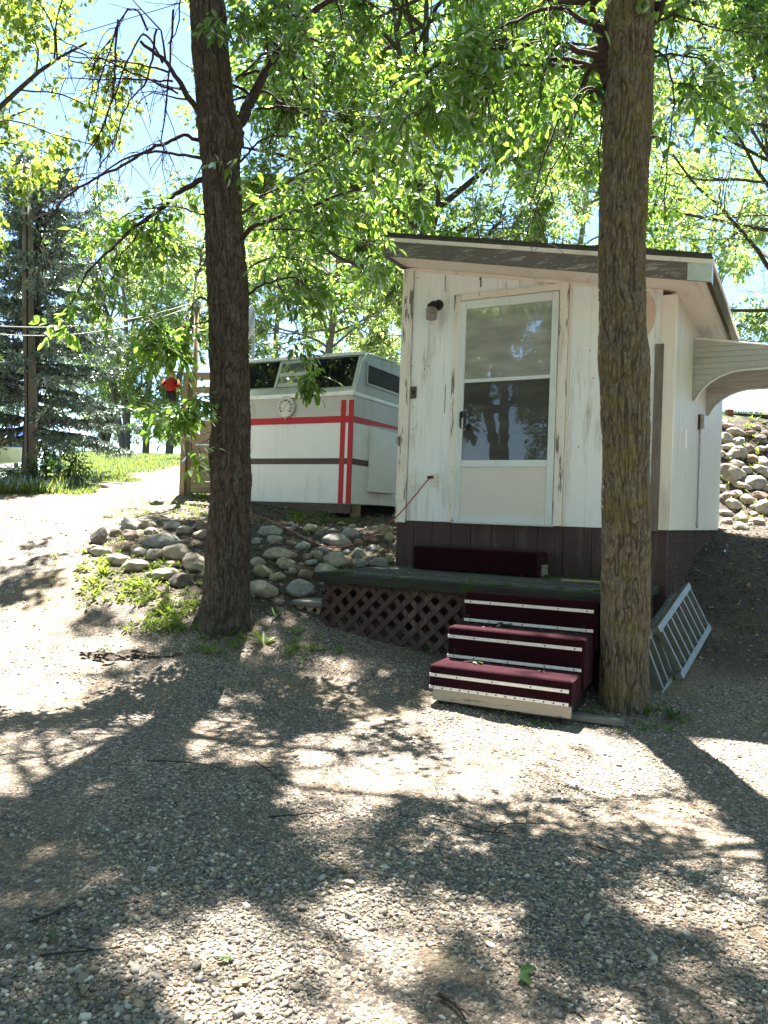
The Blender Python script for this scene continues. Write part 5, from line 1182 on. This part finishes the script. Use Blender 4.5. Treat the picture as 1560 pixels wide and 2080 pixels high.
# ================================================================== boulders
import itertools
sph = []
def ico(n=3):
    me = bpy.data.meshes.new('ico'); import bmesh; bm = bmesh.new(); bmesh.ops.create_icosphere(bm, subdivisions=n, radius=1); bm.verts.ensure_lookup_table()
    V = np.array([v.co[:] for v in bm.verts]); F = np.array([[v.index for v in f.verts] for f in bm.faces]); bm.free(); bpy.data.meshes.remove(me); return V, F
ICV, ICF = ico(4)
def rock_mesh(name, sx, sy, sz, seed, angular=.0):
    V = ICV.copy(); n = fbm(V * .9 + seed * 3.1, 3, seed); V = V * (1 + .26 * n[:, None])
    rg = np.random.default_rng(seed)
    for _ in range(10 + int(angular * 9)):      # flattened facets
        d = unit(rg.normal(size=3)); lim = rg.uniform(.72 - .2 * angular, .95); k = V @ d; V = V - np.clip(k - lim, 0, 9)[:, None] * d * (.75 + .2 * angular)
    V = V * (1 + (.035 + .03 * angular) * fbm(V * 4 + seed, 3, seed + 1)[:, None])
    return mesh_np(name, V * np.array([sx, sy, sz]), ICF, True)
def c4(x, y, w, h): return (130 + x / 3, 980 + y / 3, w / 3, h / 3)
def c5(x, y, w, h): return (500 + x / 3.39, 1020 + y / 3.39, w / 3.39, h / 3.39)
def c7(x, y, w, h): return (1160 + x / 3.9, 800 + y / 3.9, w / 3.9, h / 3.9)
RA = [(410,245,140,90,'grey'),(500,255,110,60,'tan'),(215,325,120,110,'dark'),(310,300,75,60,'brown'),(405,310,110,75,'pink'),(530,290,90,55,'tan'),(670,255,115,70,'grey'),(735,285,115,65,'tan'),(600,350,200,110,'grey'),(700,415,175,120,'tan'),(555,430,125,75,'tan'),(235,415,135,65,'tan'),(335,460,135,90,'tan'),(445,495,150,85,'tan'),(465,415,110,65,'grey'),(845,265,125,75,'brown'),(860,310,135,75,'tan'),(800,475,165,135,'tan'),(610,545,195,75,'tan'),(715,590,145,95,'dark'),(190,400,85,65,'brown'),(870,555,95,60,'tan'),
      (250,345,60,40,'tan'),(370,395,70,45,'brown'),(660,495,80,40,'tan'),(520,560,60,35,'tan')]
RB = [c4(*q[:4]) + (q[4],) for q in ((1250,285,170,75,'grey'),(1280,340,95,75,'grey'),(1310,430,205,85,'tan'),(1180,480,85,70,'pink'),(1355,490,115,85,'tan'),(1215,535,115,85,'mossy'),(1215,640,165,125,'tan'),(1300,570,105,55,'tan'),(1445,640,175,115,'grey'),(1170,350,60,50,'grey'))]
RB += [c5(*q[:4]) + (q[4],) for q in ((440,180,125,80,'mossy'),(510,215,95,78,'dark'),(600,190,62,38,'grey'),(710,205,125,90,'grey'),(630,255,215,105,'grey'),(390,295,105,75,'grey'),(480,350,85,55,'grey'),(615,380,185,115,'tan'),(770,340,105,90,'grey'),(880,310,85,55,'grey'),(850,375,60,38,'tan'),(790,415,105,55,'grey'),(985,390,90,58,'mossy'),(915,415,140,65,'grey'),(955,175,125,100,'mossy'),(985,235,80,90,'mossy'),(850,245,115,75,'dark'),(555,460,175,95,'tan'),(410,485,105,75,'brown'),(320,470,58,48,'tan'),(455,410,100,48,'grey'),(540,322,90,42,'grey'),(655,145,62,34,'mossy'),(345,165,62,44,'grey'),(300,150,55,34,'grey'),(690,340,50,40,'grey'),(1030,290,42,52,'grey'),(560,545,120,70,'tan'),(730,160,52,34,'grey'),(420,370,70,45,'brown'),(560,180,45,30,'grey'),(490,280,50,34,'tan'),(770,265,60,40,'grey'),(690,410,50,34,'tan'),(945,330,60,40,'mossy'),(230,250,60,36,'grey'))]
RC = [c7(*q[:4]) + (q[4],) for q in ((1330,460,165,95,'tan'),(1215,340,110,85,'tan'),(1250,410,120,65,'tan'),(1330,365,115,85,'grey'),(1400,410,95,85,'brown'),(1300,300,155,65,'tan'),(1250,250,125,52,'pink'),(1405,310,95,44,'brown'),(1500,350,125,75,'dark'),(1250,490,115,54,'grey'),(1255,615,195,155,'tan'),(1450,680,195,115,'grey'),(1335,710,155,65,'tan'),(1300,545,135,65,'tan'),(1500,590,135,75,'grey'),(1440,505,115,75,'brown'),(1525,530,110,120,'tan'),(1310,790,105,65,'pink'),(1210,820,95,105,'brown'),(1280,870,135,95,'tan'),(1400,830,135,85,'tan'),(1510,880,145,140,'tan'),(1335,965,120,115,'mossy'),(1230,940,115,65,'grey'),(1230,1000,115,65,'tan'),(1335,1040,125,85,'tan'),(1480,1000,115,85,'tan'),(1420,1030,65,55,'tan'),(1190,740,75,75,'tan'),(1380,600,105,65,'grey'),(1500,800,115,65,'brown'),(1540,740,85,65,'tan'),(1500,440,85,45,'tan'),(1200,1065,85,38,'pink'),(1450,950,65,55,'tan'),(1530,310,65,65,'brown'),(1210,220,65,44,'tan'),(1470,260,65,34,'tan'),(1560,620,120,90,'tan'),(1580,420,120,80,'grey'),(1600,880,120,100,'tan'),(1440,900,60,50,'tan'),(1180,470,80,60,'tan'),(1180,600,80,80,'grey'),(1400,740,70,45,'grey'))]
RA = [c4(*q[:4]) + (q[4],) for q in RA]
ORD = ['first', 'second', 'third', 'fourth', 'fifth', 'sixth', 'seventh', 'eighth', 'ninth', 'tenth', 'eleventh', 'twelfth', 'thirteenth', 'fourteenth', 'fifteenth', 'sixteenth', 'seventeenth', 'eighteenth', 'nineteenth', 'twentieth']
CN = {'tan': 'tan', 'grey': 'grey', 'dark': 'dark grey', 'brown': 'brown', 'pink': 'pinkish', 'mossy': 'mossy'}
def rocks(lst, rows, anchor, rev, group, seed0, spread=1.0):
    vs = np.array([q[1] + q[3] / 2 for q in lst]); o = np.argsort(vs); per = int(np.ceil(len(lst) / len(rows)))
    for ri, rname in enumerate(rows):
        ids = sorted(o[ri * per:(ri + 1) * per], key=lambda j: lst[j][0] * (-1 if rev else 1))
        for k, j in enumerate(ids):
            u, v, wp, hp, cn = lst[j]; b = G(u, v + hp * .42); mpp = b.y / FPX; sx = wp * mpp / 2 * 1.06; sz = hp * mpp / 2 * 1.15
            sx = min(max(sx, .03), .5); sz = min(max(sz, .025), .4); sy_ = (sx + sz) / 2 * 1.05
            seed = seed0 + j; ang = .8 if (cn in ('dark', 'mossy') and j % 2 == 0) else .15
            ob = link('boulder', rock_mesh('boulder', sx, sy_, sz, seed, ang), ROCKM[cn])
            yc = b.y + sy_ * .35; ob.location = (b.x * yc / b.y, yc, tz(b.x, b.y + .0) + sz * .32); ob.rotation_euler = (rng.uniform(-.15, .15), rng.uniform(-.2, .2) + R(2), rng.uniform(-.3, .3))
            size = 'large' if sx > .16 else ('small' if sx < .085 else 'middling'); shp = 'angular' if ang > .5 else ('flat' if sz < .5 * sx else 'rounded')
            tag(ob, f"{size} {CN[cn]} {shp} boulder, {ORD[k]} from {anchor}, {rname} row", 'boulder', group)
rocks(RA, ('topmost', 'upper', 'lower', 'lowest'), 'the dark trunk towards drive', True, 'boulders of the bank on the drive side of the trunk', 100)
rocks(RB, ('topmost', 'upper', 'lower', 'lowest'), 'the dark trunk towards shed', False, 'boulders of the bank between trunk and shed', 200)
rocks(RC, ('topmost', 'upper', 'middle', 'lower', 'lowest'), 'the shed on steep bank', False, 'boulders of the steep bank behind the shed', 300)
# timbers of the steep bank
a, b = P(1482, 852, 13.25), P(1600, 858, 12.9)
o = MB().bar((0, 0, 0), Vector(b) - Vector(a), .2, .2).build('bank_timber', MAT['log_moss'], None, bevel=.01); o.location = a; tag(o, 'dark mossy timber lying along the top of the steep boulder bank', 'timber')
o = MB().box(-.05, .05, -.05, .05, -.3, .2).build('timber_stake', MAT['rust_board'], None, bevel=.004); o.location = P(1481, 856, 13.1); tag(o, 'short rusty brown stake at the end of the upper bank timber', 'stake')
a, b = P(1456, 1094, 10.55), P(1640, 1100, 10.3)
o = MB().bar((0, 0, 0), Vector(b) - Vector(a), .14, .12).build('bank_timber', MAT['rust_board'], None, bevel=.008); o.location = a; tag(o, 'reddish brown timber along the foot of the steep boulder bank', 'timber')

# ================================================================== loose gravel, litter, plants
def pebbles():
    reseed(104)
    import bmesh
    bm = bmesh.new(); bmesh.ops.create_icosphere(bm, subdivisions=1, radius=1); bm.verts.ensure_lookup_table(); V0 = np.array([v.co[:] for v in bm.verts]); F0 = np.array([[v.index for v in f.verts] for f in bm.faces]); bm.free()
    bm = bmesh.new(); bmesh.ops.create_icosphere(bm, subdivisions=2, radius=1); bm.verts.ensure_lookup_table(); V2 = np.array([v.co[:] for v in bm.verts]); F2 = np.array([[v.index for v in f.verts] for f in bm.faces]); bm.free()
    def scatter(name, n, y0, y1, s0, s1, Vb, Fb, pw=1.0):
        y = y0 + (y1 - y0) * rng.random(n) ** pw; x = (rng.random(n) - .5) * 1.16 * y
        den = fbm(np.stack([x * 1.6, y * 1.6, x * 0], -1), 4, 55) + .35 * fbm(np.stack([x * 5, y * 5, x * 0], -1), 2, 56)
        k = rng.random(n) < np.clip(.42 + 1.25 * den, .04, 1)
        k &= ~((zone_bed_shade(x, y) > .5))
        x, y = x[k], y[k]; m = len(x); s = np.exp(rng.normal(np.log(s0), .42, m)).clip(s0 * .4, s1)
        sc = np.stack([s * rng.uniform(.8, 1.35, m), s * rng.uniform(.7, 1.1, m), s * rng.uniform(.45, .8, m)], -1)
        a = rng.uniform(0, 6.283, m); ca_, sa_ = np.cos(a), np.sin(a)
        q = Vb[None] * sc[:, None] * (1 + .16 * rng.normal(size=(m, len(Vb), 1)).clip(-1.5, 1.5)); tl = rng.normal(size=(m, 1)) * .3
        X = q[..., 0] * ca_[:, None] - q[..., 1] * sa_[:, None]; Yq = q[..., 0] * sa_[:, None] + q[..., 1] * ca_[:, None]; Z = q[..., 2] + X * tl
        Vv = np.stack([X + x[:, None], Yq + y[:, None], Z + (terrain(x, y) + sc[:, 2] * .35)[:, None]], -1).reshape(-1, 3)
        Ff = (Fb[None] + (np.arange(m) * len(Vb))[:, None, None]).reshape(-1, 3)
        o = link(name, mesh_np(name, Vv, Ff, True), MAT['pebble']); o['kind'] = 'stuff'
    scatter('gravel_stones', 36000, 1.55, 3.0, .0044, .015, V2, F2, 1.2)
    scatter('gravel_stones', 56000, 2.6, 5.4, .0042, .013, V0, F0, 1.15)
    scatter('gravel_stones', 22000, 4.6, 9.5, .0056, .016, V0, F0, 1.1)
pebbles()
def litter():
    reseed(105)
    n = 2600; y = 1.6 + 8 * rng.random(n) ** 1.5; x = (rng.random(n) - .5) * 1.15 * y
    a = rng.uniform(0, 6.28, n); p = np.stack([x, y, terrain(x, y) + .008], -1); L = rng.uniform(.008, .028, n)
    o = leaf_object('leaf_litter', p, np.stack([np.cos(a), np.sin(a), rng.uniform(-.1, .35, n)], -1), np.tile([0, 0, 1.], (n, 1)) + rng.normal(size=(n, 3)) * .45, L, L * rng.uniform(.12, .5, n), MAT['dead_leaf']); o['kind'] = 'stuff'
    # heavier litter on the bank and in the shade beside the shed
    n = 15000; x = rng.uniform(-2.9, 6, n); y = rng.uniform(5.9, 12.5, n); k = zone_bed_shade(x, y) > .4; x, y = x[k], y[k]; n = len(x)
    a = rng.uniform(0, 6.28, n); L = rng.uniform(.02, .06, n)
    o = leaf_object('leaf_litter', np.stack([x, y, terrain(x, y) + .008], -1), np.stack([np.cos(a), np.sin(a), rng.uniform(-.1, .4, n)], -1), np.tile([0, 0, 1.], (n, 1)) + rng.normal(size=(n, 3)) * .5, L, L * rng.uniform(.2, .6, n), MAT['dead_leaf']); o['kind'] = 'stuff'
litter()
# fallen twigs and leaves lying on the gravel
def ground_twig(px, lab, r=.005, seed=0):
    pts = [G(u, v) for u, v in px]; pts = [Vector((p.x, p.y, p.z + .012)) for p in pts]; n = len(px) * 5; o_ = pts[0].copy()
    sp = spline([p - o_ for p in pts], n); brs = [(sp, np.linspace(r, r * .5, n))]
    rg = np.random.default_rng(seed)
    for _ in range(3):
        i = rg.integers(2, n - 2); a = rg.uniform(0, 6.28); d = np.array([math.cos(a), math.sin(a) * .6, .1]) * rg.uniform(.04, .12); brs.append((np.array([sp[i], sp[i] + d * .5 + [0, 0, .005], sp[i] + d]), np.array([r * .5, r * .4, r * .25])))
    o = tubes('fallen_twig', brs, MAT['twig'], None, 6); o.location = o_; tag(o, lab, 'twig', 'twigs fallen on the gravel')
for k, (px, lab) in enumerate([([(298, 1553), (345, 1552), (400, 1557), (440, 1565), (478, 1580)], 'long thin twig in the dark trunk\'s shadow, farthest from the viewer'), ([(545, 1668), (610, 1662), (675, 1652)], 'straight dark twig at the edge of the trunk shadow'), ([(880, 1672), (930, 1680), (985, 1695), (1040, 1700)], 'crooked twig in the sunny gravel, lower of the pair'), ([(1000, 1700), (1020, 1682), (1060, 1680), (1110, 1681)], 'forked twig in the sunny gravel crossing the crooked one'), ([(80, 1952), (130, 1950), (190, 1945), (250, 1936)], 'pale twig lying in the shaded corner near the viewer'), ([(890, 2030), (920, 2055), (945, 2080)], 'thick grey stick at the bottom edge of the gravel'), ([(1190, 1720), (1230, 1735), (1270, 1748)], 'short twig on the sunny gravel before the mossy trunk'), ([(520, 1555), (545, 1572), (560, 1588)], 'short dark twig just above the straight one'), ([(60, 1885), (110, 1862), (165, 1838)], 'slender brown twig along the shadow edge on the far side')]): ground_twig(px, lab, .0034 if k != 5 else .007, k)
def ground_leaf(u, v, lab, mat, L=.07, n=1, cat='leaf', hz=.012):
    p = G(u, v); rg = np.random.default_rng(int(u)); a = rg.uniform(0, 6.28, n)
    o = leaf_object('fallen_leaf', np.zeros((n, 3)) + [0, 0, hz], np.stack([np.cos(a), np.sin(a), np.full(n, .12)], -1), np.tile([0, 0, 1.], (n, 1)) + rg.normal(size=(n, 3)) * .3, np.full(n, L), np.full(n, L * .5), mat); o.location = p; tag(o, lab, cat, 'leaves fallen on the gravel')
ground_leaf(1055, 1995, 'fresh green pair of leaves on the near gravel', MAT['leaf_shrub'], .06, 2)
ground_leaf(440, 1955, 'single green leaf on the gravel between shadow and sun', MAT['leaf_shrub'], .05); ground_leaf(104, 1908, 'dull green leaf in the trunk shadow near the corner', MAT['leaf_shrub'], .05)
ground_leaf(510, 2005, 'curled brown leaf on the near sunny gravel', MAT['dead_leaf'], .055); ground_leaf(178, 2015, 'pale dry leaf in the shaded near corner', MAT['dead_leaf'], .05); ground_leaf(700, 1778, 'yellowish dry leaf just right of the shadow edge', MAT['dead_leaf'], .06); ground_leaf(722, 1802, 'smaller yellow dry leaf below the yellowish one', MAT['dead_leaf'], .05)
# a strip of old bark mulch
o = None
pm_ = G(240, 1338); n = 60; rg = np.random.default_rng(4); a = rg.normal(size=n) * .5; pos = np.stack([rg.normal(size=n) * .16, rg.normal(size=n) * .035, rg.uniform(.0, .03, n)], -1)
o = leaf_object('bark_scraps', pos, np.stack([np.cos(a), np.sin(a) * .5, rg.uniform(-.2, .3, n)], -1), np.tile([0, 0, 1.], (n, 1)) + rg.normal(size=(n, 3)) * .5, rg.uniform(.05, .13, n), rg.uniform(.02, .05, n), MAT['bark_far']); o.location = pm_; tag(o, 'small heap of dark bark scraps on the gravel before the weeds', 'bark heap')

def rosette(name, lab, u, v, n, L, Wd, mat, group, rise=(.15, .9), seed=0):
    p = G(u, v); rg = np.random.default_rng(seed); a = rg.uniform(0, 6.28, n); e = rg.uniform(*rise, n)
    o = leaf_object(name, np.stack([np.cos(a) * .008, np.sin(a) * .008, np.zeros(n)], -1), np.stack([np.cos(a), np.sin(a), e], -1), np.stack([-np.cos(a) * e, -np.sin(a) * e, np.ones(n)], -1), L * rg.uniform(.6, 1.2, n), Wd * rg.uniform(.7, 1.2, n), mat); o.location = p
    tag(o, lab, 'weed', group); return o
WG = 'weeds around the dark trunk and the deck'
for k, (u, v, n, L, lab) in enumerate([(535, 1308, 12, .20, 'spreading dandelion clump in the open before the deck lattice'), (600, 1288, 10, .15, 'upright weed nearest the corner of the lattice'), (690, 1328, 5, .12, 'single sunlit weed leaf cluster on the gravel before the lattice'), (612, 1345, 8, .09, 'small sunlit weed out on the gravel before the lattice'), (470, 1290, 14, .16, 'dark leafy weed at the foot of the dark trunk'), (405, 1282, 10, .14, 'weed at the flared root of the dark trunk on the drive side'), (362, 1270, 12, .15, 'bright dandelion between trunk root and the open gravel'), (560, 1255, 12, .16, 'broad leaved weed beside the trunk before the small platform'), (1042, 1452, 9, .10, 'green weed poking out under the lowest step'), (1300, 1455, 10, .12, 'weed growing against the foot of the mossy trunk'), (1370, 1462, 14, .14, 'low weed patch on the gravel past the mossy trunk'), (880, 1330, 8, .10, 'tiny weed between lattice and lowest step'), (1258, 1490, 5, .06, 'small pale weed at the tip of the loose board'), (1348, 1445, 7, .11, 'weed between mossy trunk and the ramp end')]):
    rosette('dandelion_plant', lab, u, v, n, L * .75, L * .2, MAT['weed'] if k not in (4, 7, 8, 9, 10) else MAT['leaf_shrub'], WG, (.35, 1.4), k + 20)
def weeds_stuff():
    reseed(106)
    ps, ds, ns, Ls, Ws = [], [], [], [], []
    def patch(u0, u1, v0, v1, n, L, dens=1.):
        for _ in range(int(n * 1.5)):
            u = rng.uniform(u0, u1); v = rng.uniform(v0, v1); c = G(u, v)
            if vnoise(np.array([[c.x * 2.2, c.y * 2.2, 0]]), 12)[0] < -.5 * dens: continue
            m = rng.integers(3, 9); a = rng.uniform(0, 6.28, m); e = rng.uniform(.2, 1.5, m); s = L * .52 * rng.uniform(.35, 1.5)
            ps.append(np.array([c.x, c.y, c.z]) + np.stack([np.cos(a), np.sin(a), a * 0], -1) * s * .25); ds.append(np.stack([np.cos(a), np.sin(a), e], -1)); ns.append(np.stack([-np.cos(a) * e, -np.sin(a) * e, np.ones(m)], -1)); Ls.append(s * rng.uniform(.6, 1.2, m)); Ws.append(s * rng.uniform(.16, .4, m))
    patch(155, 430, 1115, 1285, 190, .10); patch(165, 340, 1140, 1235, 70, .13); patch(400, 660, 1255, 1335, 120, .10); patch(60, 430, 1100, 1330, 60, .06); patch(200, 440, 1040, 1130, 110, .07)
    patch(230, 430, 1010, 1050, 130, .08); patch(380, 430, 995, 1012, 60, .10); patch(520, 720, 1040, 1062, 200, .09); patch(510, 800, 1065, 1170, 110, .06); patch(300, 420, 1225, 1290, 110, .10)
    patch(1290, 1420, 1450, 1492, 22, .06); patch(1000, 1250, 1435, 1480, 40, .06); patch(1470, 1560, 850, 1060, 60, .13); patch(1490, 1540, 1235, 1290, 90, .03)
    o = leaf_object('weeds', np.concatenate(ps), np.concatenate(ds), np.concatenate(ns), np.concatenate(Ls), np.concatenate(Ws), MAT['weed']); o['kind'] = 'stuff'
weeds_stuff()
def grass():
    reseed(107)
    n = 90000; y = 10.7 + 18 * rng.random(n) ** 1.35; x = -3.9 - rng.random(n) * (y * .52 - 2.6)
    k = zone_lawn(x, y) > .5; xr = rng.uniform(4.2, 9, 9000); yr = rng.uniform(13.2, 17, 9000)
    x = np.concatenate([x[k], xr]); y = np.concatenate([y[k], yr]); n = len(x); a = rng.uniform(0, 6.28, n); h = rng.uniform(.02, .055, n) * (1 + y / 30)
    h = np.where((x < -4.7) & (y < 11.7), h * 3.2 * rng.uniform(.4, 1.2, n), h)
    o = leaf_object('grass', np.stack([x, y, terrain(x, y) - .01], -1), np.stack([np.cos(a) * .35, np.sin(a) * .35, np.ones(n)], -1), np.stack([np.cos(a), np.sin(a), np.full(n, .3)], -1), h, .006 + .0007 * y, MAT['grass'], fold=.05); o['kind'] = 'stuff'
grass()
